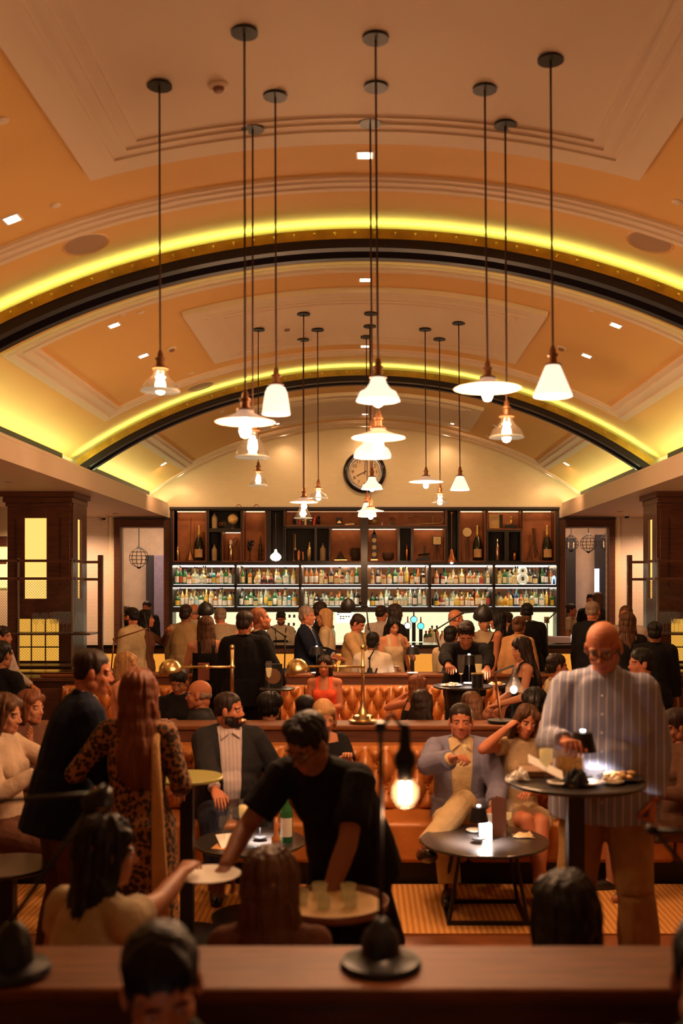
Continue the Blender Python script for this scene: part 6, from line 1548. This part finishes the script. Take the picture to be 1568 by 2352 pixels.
i = person('person in black at the lower right edge, cut off by the frame', 1640, 2120, 2.0, 200, seat=.45, hair=('short', 'black'), sk='tan', lod=0, wear=(('shirt', 'long', F_blk), TR(F_blk)), legs=False)
# ---- middle distance
i = person('bald man in profile with a dark jacket behind the bearded man', 456, 1562, 7.75, 270, seat=.45, head=(0, 0, 0), hair=('ring', 'grey'), sk='ruddy', wear=(('jacket', 'long', F_dk, .03), TR(F_dk)), fat=1.1, H=1.8)
i = person('woman in black looking down at a phone under the left brass lamp', 410, 1538, 8.6, 185, seat=.5, sex='f', head=(0, 28, 0), hair=('short', 'black'), sk='tan', wear=(('top', 'long', F_blk), TR(F_blk)), rh=(.08, .28, .92), lh=(-.08, .28, .92), rg='grip', lg='grip')
i = person('blonde woman in profile in a pink top at the left, seated', 292, 1500, 8.6, 95, seat=.6, sex='f', head=(0, 0, 0), hair=('bob', 'blond'), sk='fair', wear=(('top', 'long', F_pink), TR(F_brn)))
i = person('woman in a coral red dress sitting on the farther tufted sofa', 745, 1507, 10.75, 182, seat=.45, sex='f', head=(4, 4, -4), hair=('long', 'dark'), sk='ruddy', wear=(('dress', 'strapless', F_coral, .014),), rh=(.05, .24, .72), lh=(-.05, .26, .72), H=1.72)
for px, py, nm, hr, sx in ((622, 1592, 'curly dark haired man seen from behind below the suited man', ('curly', 'black'), 'm'), (968, 1588, 'brown haired woman seen from behind on the sofa below the farther bench', ('long', 'dark'), 'f'), (1082, 1592, 'dark brown haired woman seen from behind under the waiter\'s table', ('long', 'brown'), 'f'), (1228, 1582, 'black haired person seen from behind left of the bald man', ('curly', 'black'), 'm'), (700, 1600, 'dark haired person seen from behind left of the blonde woman', ('short', 'black'), 'm')):
    person(nm, px, py, 7.72 if px != 700 else 7.9, random.choice((-15, 10, 20)), seat=.45, sex=sx, hair=hr, sk='tan', wear=(('top', 'long', F_blk if px != 968 else F_brn), TR(F_blk)))
i = person('woman with auburn hair resting her arm on the back of the farther bench', 962, 1552, 9.6, 60, seat=.5, sex='f', hair=('long', 'redbrown'), sk='ruddy', head=(20, 0, 0), wear=(('top', 'tank', F_blk), TR(F_blk)), lh=(-.25, .1, 1.0))
i = person('seated woman with bare arms and wristwatch behind the flask lamp', 1160, 1575, 9.3, 250, seat=.5, sex='f', hair=('long', 'dark'), sk='ruddy', head=(-10, 10, 0), wear=(('top', 'tank', F_blk), TR(F_blk)), lh=(-.15, .3, .9), rh=(.1, .33, 1.0), rg='fist')
i = person('waiter in a dark shirt stooping to serve the tall round table', 1070, 1428, 9.7, 184, lean=26, head=(3, 34, 0), hair=('quiff', 'dark'), sk='ruddy', beard=0, lod=1, fat=1.08, wear=(('shirt', 'long', F_blk, .016), TR(F_blk)), rh=('px', 1030, 1540, 9.15), lh=('px', 1120, 1545, 9.2), rg='grip', k=1.04, rp=(.9, 0, -.2), lp=(-.9, 0, -.2))
i = person('woman with long brown hair in a black dress in profile beside the stooping waiter', 1197, 1466, 8.75, 262, sex='f', head=(0, 12, 0), hair=('xlong', 'dark'), sk='fair', wear=(('dress', 'dress', F_blk, .014, .5),), rh=(.1, .3, 1.05), lh=(-.12, .3, 1.1))
i = person('man in a white shirt and dark hair seated in profile facing right', 1280, 1504, 9.2, 85, seat=.6, head=(0, 0, 0), hair=('short', 'dark'), sk='ruddy', wear=(('shirt', 'long', F_crm), TR(F_blk)))
i = person('man in a black suit seen from behind with an arm bent', 563, 1406, 9.75, 5, head=(14, 6, 0), hair=('short', 'dark'), sk='ruddy', lod=1, fat=1.12, wear=(('shirt', 'long', F_wht, .008), TR(F_blk), ('suit_jacket', 'long', F_blk, .026)), rh=(.34, .18, 1.02))
i = person('bearded man with reddish hair in a dark waistcoat and white shirt', 598, 1396, 10.2, 70, lean=-4, head=(5, -12, 0), hair=('crop', 'redbrown'), sk='ruddy', beard=1, wear=(('shirt', 'long', F_crm), TR(F_blk), ('waistcoat', 'vest', F_blk, .026)))
i = person('woman with long wavy brown hair in a black top seen from behind', 473, 1418, 10.3, -12, sex='f', head=(-10, 0, 0), hair=('xlong', 'brown'), sk='fair', wear=(('top', 'tank', F_blk, .016), ('skirt', 'trousers', F_blk, .02)), lh=(-.2, .25, 1.0), rh=(.2, .2, 1.0))
o = box(X(456, 10.1), X(482, 10.1), 10.05, 10.07, Z(1562, 10.1), Z(1522, 10.1)).build('handbag', mat('bag_leather', (.25, .07, .04), .5), bev=.004); tag(o, 'flat reddish brown clutch held behind the black topped woman', 'bag')
# ---- guests along the bar
B = [
 ('man in a white shirt with a short beard facing left near the left opening', 300, 1396, 12.2, 290, dict(hair=('crop', 'black'), beard=1, sk='ruddy', wear=(('shirt', 'long', F_crm, .02), TR(F_crm)), fat=1.08, rh=(.1, .25, .95))),
 ('dark haired woman in brown sipping from a cocktail glass', 336, 1402, 12.6, 80, dict(sex='f', hair=('long', 'black'), sk='ruddy', head=(0, -6, 0), wear=(('top', 'long', F_brn), TR(F_dk)), lh=(-.02, .30, 1.46), lg='grip', lp=(-.6, .4, -.7))),
 ('man in a cream sweater seen from behind at the bar', 427, 1391, 12.9, 10, dict(hair=('short', 'dark'), sk='tan', fat=1.1, wear=(('sweater', 'long', F_tan if 0 else CL('oat', (.36, .23, .11)), .022), TR(F_kha)))),
 ('older balding man in white next to the cream sweater', 446, 1387, 13.6, 20, dict(hair=('ring', 'grey'), sk='ruddy', wear=(('shirt', 'long', F_wht), TR(F_dk)))),
 ('man in a pink shirt and grey waistcoat leaning over the bar', 505, 1396, 13.2, 330, dict(hair=('crop', 'grey'), sk='ruddy', lean=14, wear=(('shirt', 'long', F_pink, .016), TR(F_gry), ('waistcoat', 'vest', CL('stone', (.36, .27, .18)), .028)))),
 ('grey haired man in a dark suit and blue tie with folded hands', 706, 1394, 12.25, 100, dict(hair=('short', 'grey'), sk='ruddy', head=(8, 0, 0), wear=(('shirt', 'long', F_lgry, .010), TR(F_nvy), ('suit_jacket', 'jacket', F_nvy, .03)), rh=(.04, .34, 1.12), lh=(-.04, .36, 1.14), rg='flat', lg='flat')),
 ('blonde woman in a cream blouse turned to the grey haired man', 745, 1400, 12.75, 275, dict(sex='f', hair=('bob', 'blond'), sk='fair', head=(-10, 0, 0), wear=(('blouse', 'long', F_crm, .016), TR(F_kha)), rh=(.1, .3, 1.1))),
 ('dark haired man standing behind the blonde woman', 738, 1384, 13.4, 80, dict(hair=('short', 'dark'), sk='ruddy', wear=(('shirt', 'long', F_dk), TR(F_dk)))),
 ('man in a tan jacket looking down to the right at the bar', 822, 1413, 12.35, 118, dict(hair=('short', 'dark'), sk='ruddy', lean=6, head=(0, 26, 0), wear=(('shirt', 'long', F_crm, .010), TR(F_kha), ('jacket', 'jacket', CL('camel', (.50, .31, .14)), .03)), rh=(.05, .33, 1.0), lh=(-.12, .3, .98), fat=1.05)),
 ('man in a white shirt with a black crossbody strap seen from behind', 856, 1454, 11.75, 8, dict(seat=.62, hair=('short', 'black'), sk='tan', wear=(('shirt', 'long', F_wht, .018), TR(F_dk)), lean=5, bag=1)),
 ('man in a pale shirt at the bar seen from behind, right of centre', 877, 1391, 13.6, 20, dict(hair=('crop', 'dark'), sk='ruddy', head=(20, 0, 0), wear=(('shirt', 'long', F_lgry, .014), TR(F_gry)))),
 ('woman with tied dark hair in a black top facing the beer fonts', 909, 1389, 12.95, 60, dict(sex='f', hair=('tail', 'dark'), sk='ruddy', wear=(('top', 'half', F_blk), TR(F_blk)))),
 ('long black haired woman in a cream top looking down at her phone', 903, 1418, 12.15, 165, dict(sex='f', hair=('xlong', 'black'), sk='fair', head=(-8, 20, 8), wear=(('top', 'tank', F_crm, .014), TR(F_blk)), rh=(.06, .26, 1.12), lh=(-.12, .17, 1.42), rg='grip', lg='relax', phone=1)),
 ('balding man in a white shirt in profile right of the beer fonts', 1047, 1400, 12.5, 80, dict(hair=('ring', 'grey'), sk='ruddy', lean=8, fat=1.12, wear=(('shirt', 'long', F_lgry, .016), TR(F_dk)), rh=(.1, .35, 1.05))),
 ('black haired person in a cream collar low behind the stooping waiter', 1036, 1440, 11.9, 30, dict(seat=.65, hair=('short', 'black'), sk='tan', wear=(('shirt', 'long', F_crm), TR(F_dk)))),
 ('woman in a cream and black blouse behind the black dome lamp', 1112, 1412, 12.9, 170, dict(sex='f', hair=('short', 'black'), sk='fair', wear=(('blouse', 'long', F_crm), TR(F_blk)), rh=(.1, .3, 1.1), rg='grip')),
 ('long dark haired woman in a black sleeveless top facing left at the bar', 1142, 1405, 12.3, 285, dict(sex='f', hair=('xlong', 'black'), sk='ruddy', wear=(('top', 'tank', F_blk), TR(F_blk)))),
 ('man in a pale pink shirt behind the sleeveless woman', 1160, 1406, 13.5, 280, dict(hair=('crop', 'dark'), sk='ruddy', wear=(('shirt', 'long', CL('pale_pink', (.62, .38, .34))), TR(F_dk)))),
 ('person with brown pinned up hair in a tan shirt seen from behind', 1192, 1418, 11.6, 30, dict(sex='f', hair=('bun', 'brown'), sk='tan', wear=(('shirt', 'long', F_tan, .018), TR(F_brn)), fat=1.05, lean=5)),
 ('tall man in a black suit seen from behind at the right of the bar', 1209, 1386, 12.9, 350, dict(hair=('crop', 'black'), sk='dark', fat=1.1, wear=(('shirt', 'long', F_wht, .008), TR(F_blk), ('suit_jacket', 'long', F_blk, .026)))),
 ('short haired man in a dark shirt with an arm badge near the right opening', 1362, 1382, 11.8, 40, dict(hair=('crop', 'grey'), sk='ruddy', wear=(('shirt', 'long', F_blk, .02), TR(F_blk)), fat=1.08)),
 ('woman with long straight light brown hair in black at the right wall', 1441, 1408, 11.0, 15, dict(sex='f', hair=('xlong', 'brown'), sk='fair', wear=(('top', 'half', F_blk), TR(F_blk)))),
 ('tall man in a light shirt facing the woman at the right wall', 1437, 1392, 11.9, 200, dict(hair=('crop', 'brown'), sk='ruddy', wear=(('shirt', 'long', F_lgry, .02), TR(F_dk)))),
 ('dark haired man in a dark jacket partly behind the bald man', 1470, 1492, 8.2, 260, dict(hair=('short', 'black'), sk='ruddy', seat=.6, wear=(('jacket', 'long', F_blk, .02), TR(F_blk)))),
 ('person in a black coat behind the rack on the right', 1503, 1430, 10.3, 15, dict(hair=('short', 'black'), sk='tan', wear=(('coat', 'long', F_blk, .02), TR(F_blk)))),
 ('bartender in a white shirt and black apron with a trimmed beard', 645, 1405, 15.5, 180, dict(hair=('short', 'black'), sk='ruddy', beard=1, head=(0, 24, 0), wear=(('shirt', 'long', F_wht, .012), TR(F_blk), ('apron', 'apron', F_blk, .03)), rh=(.12, .3, 1.12), lh=(-.12, .3, 1.12), rg='grip', lg='grip', straps=1)),
 ('woman in a light sleeveless top in the room beyond, right opening', 1313, 1388, 18.6, 120, dict(sex='f', hair=('bun', 'dark'), sk='ruddy', wear=(('top', 'half', F_crm), TR(F_brn)))),
 ('bearded man in black in the room beyond, right opening', 1357, 1342, 18.8, 200, dict(hair=('quiff', 'black'), sk='ruddy', beard=1, wear=(('shirt', 'half', F_blk), TR(F_blk)), k=1.05)),
 ('blond haired woman talking to the bearded man beyond the opening', 1370, 1362, 18.3, 300, dict(sex='f', hair=('bob', 'brown'), sk='fair', wear=(('top', 'long', F_dk), TR(F_blk)))),
 ('dark haired person in the room beyond, left opening', 337, 1382, 18.6, 190, dict(hair=('short', 'dark'), sk='ruddy', wear=(('shirt', 'long', F_dk), TR(F_blk)))),
 ('man with a shaved head in the room beyond, left opening', 291, 1392, 18.4, 90, dict(hair=('crop', 'brown'), sk='ruddy', wear=(('shirt', 'long', F_gry), TR(F_blk)))),
 ('woman in pale pink behind the mesh of the left rack', 8, 1440, 11.0, 95, dict(sex='f', seat=.62, hair=('bun', 'dark'), sk='fair', wear=(('top', 'long', F_lgry), TR(F_blk)))),
 ('person in black standing at the left edge before the rack', 5, 1475, 8.6, 30, dict(hair=('short', 'black'), sk='tan', seat=.62, wear=(('jacket', 'long', F_blk, .02), TR(F_blk)))),
]
for lb, px, py, d, fc, kw in B:
    bag = kw.pop('bag', 0); ph = kw.pop('phone', 0); st = kw.pop('straps', 0)
    i = person(lb, px, py, d, fc, **kw)
    if st: straps(i, F_blk)
    if 'blue tie' in lb: tie(i, CL('tie_blue', (.05, .07, .13)))
    if bag: mb = MB(); mb.tube([i['S'][1]+V((-.05, .0, .06)), i['C1']+V((.05, -.14, .03)), i['Pv']+V((-.14, -.14, .05))], .014, 6); child(i, mb, 'crossbody_strap', M_black)
    if ph: mb = MB(); w_ = i['arms'][1][1]; mb.box(w_.x-.03, w_.x+.03, w_.y+.08, w_.y+.15, w_.z+.0, w_.z+.012); child(i, mb, 'held_phone', M_white)
    if 'arm badge' in lb: mb = MB(); s_ = i['S'][-1]; mb.box(s_.x-.085, s_.x-.078, s_.y-.03, s_.y+.03, s_.z-.16, s_.z-.08); child(i, mb, 'arm_badge', emis('badge_glow', (1, .8, .7), 1.0))
    if 'cocktail' in lb:
        q = i['M'] @ (i['arms'][-1][1]+V((.02, .09, -.02))); flute(q, 'cocktail glass at the lips of the dark haired woman', None, [(.03, 0), (.03, .002), (.004, .006), (.003, .07), (.05, .11), (.052, .112)], 0, .9, name='cocktail_glass')
flush()
for r_, kind, m_, M_ in HQ:
    me = HAIR[kind].copy(); me.transform(M_); me.materials.clear(); me.materials.append(m_); me.shade_smooth(); me.name = 'hair'
    o = bpy.data.objects.new('hair', me); COL.objects.link(o); o.parent = r_
# tray held by the waiter, glasses on it
c = P(765, 2090, 3.42); z = c.z
r = thing('serving_tray', 'round serving tray carried by the stooping waiter', 'tray', c)
MB().lathe([(.16, 0), (.185, .01), (.19, .035), (.186, .035), (.18, .012), (.002, .004)], c, 40).build('tray', mat('tray_brown', (.16, .06, .03), .4), r, smooth=True)
MB().lathe([(.165, .0125), (.165, .02)], c, 36).build('liner', mat('tray_liner', (.5, .32, .12), .7), r)
for k_, (a, b_) in enumerate(((-.11, .0), (-.03, -.05), (.06, -.03), (-.05, .08), (.05, .07))):
    flute(c+V((a, b_, .021)), 'squat tumbler of golden drink on the waiter\'s tray, %s from the left' % ORD[(0, 2, 4, 1, 3)[k_]], 'tumblers on the tray', [(.021, 0), (.023, .004), (.025, .025), (.028, .046)], .0, 1, MATS.get('tumbler') or mat('tumbler', (.4, .22, .05), .12, alpha=.35, emit=(1, .6, .15), es=.02), name='tumbler')
c = P(478, 2016, 3.62)
plate(c.x, c.y, c.z, .12, 'pale oval plate handed over by the waiter', None, M_white)
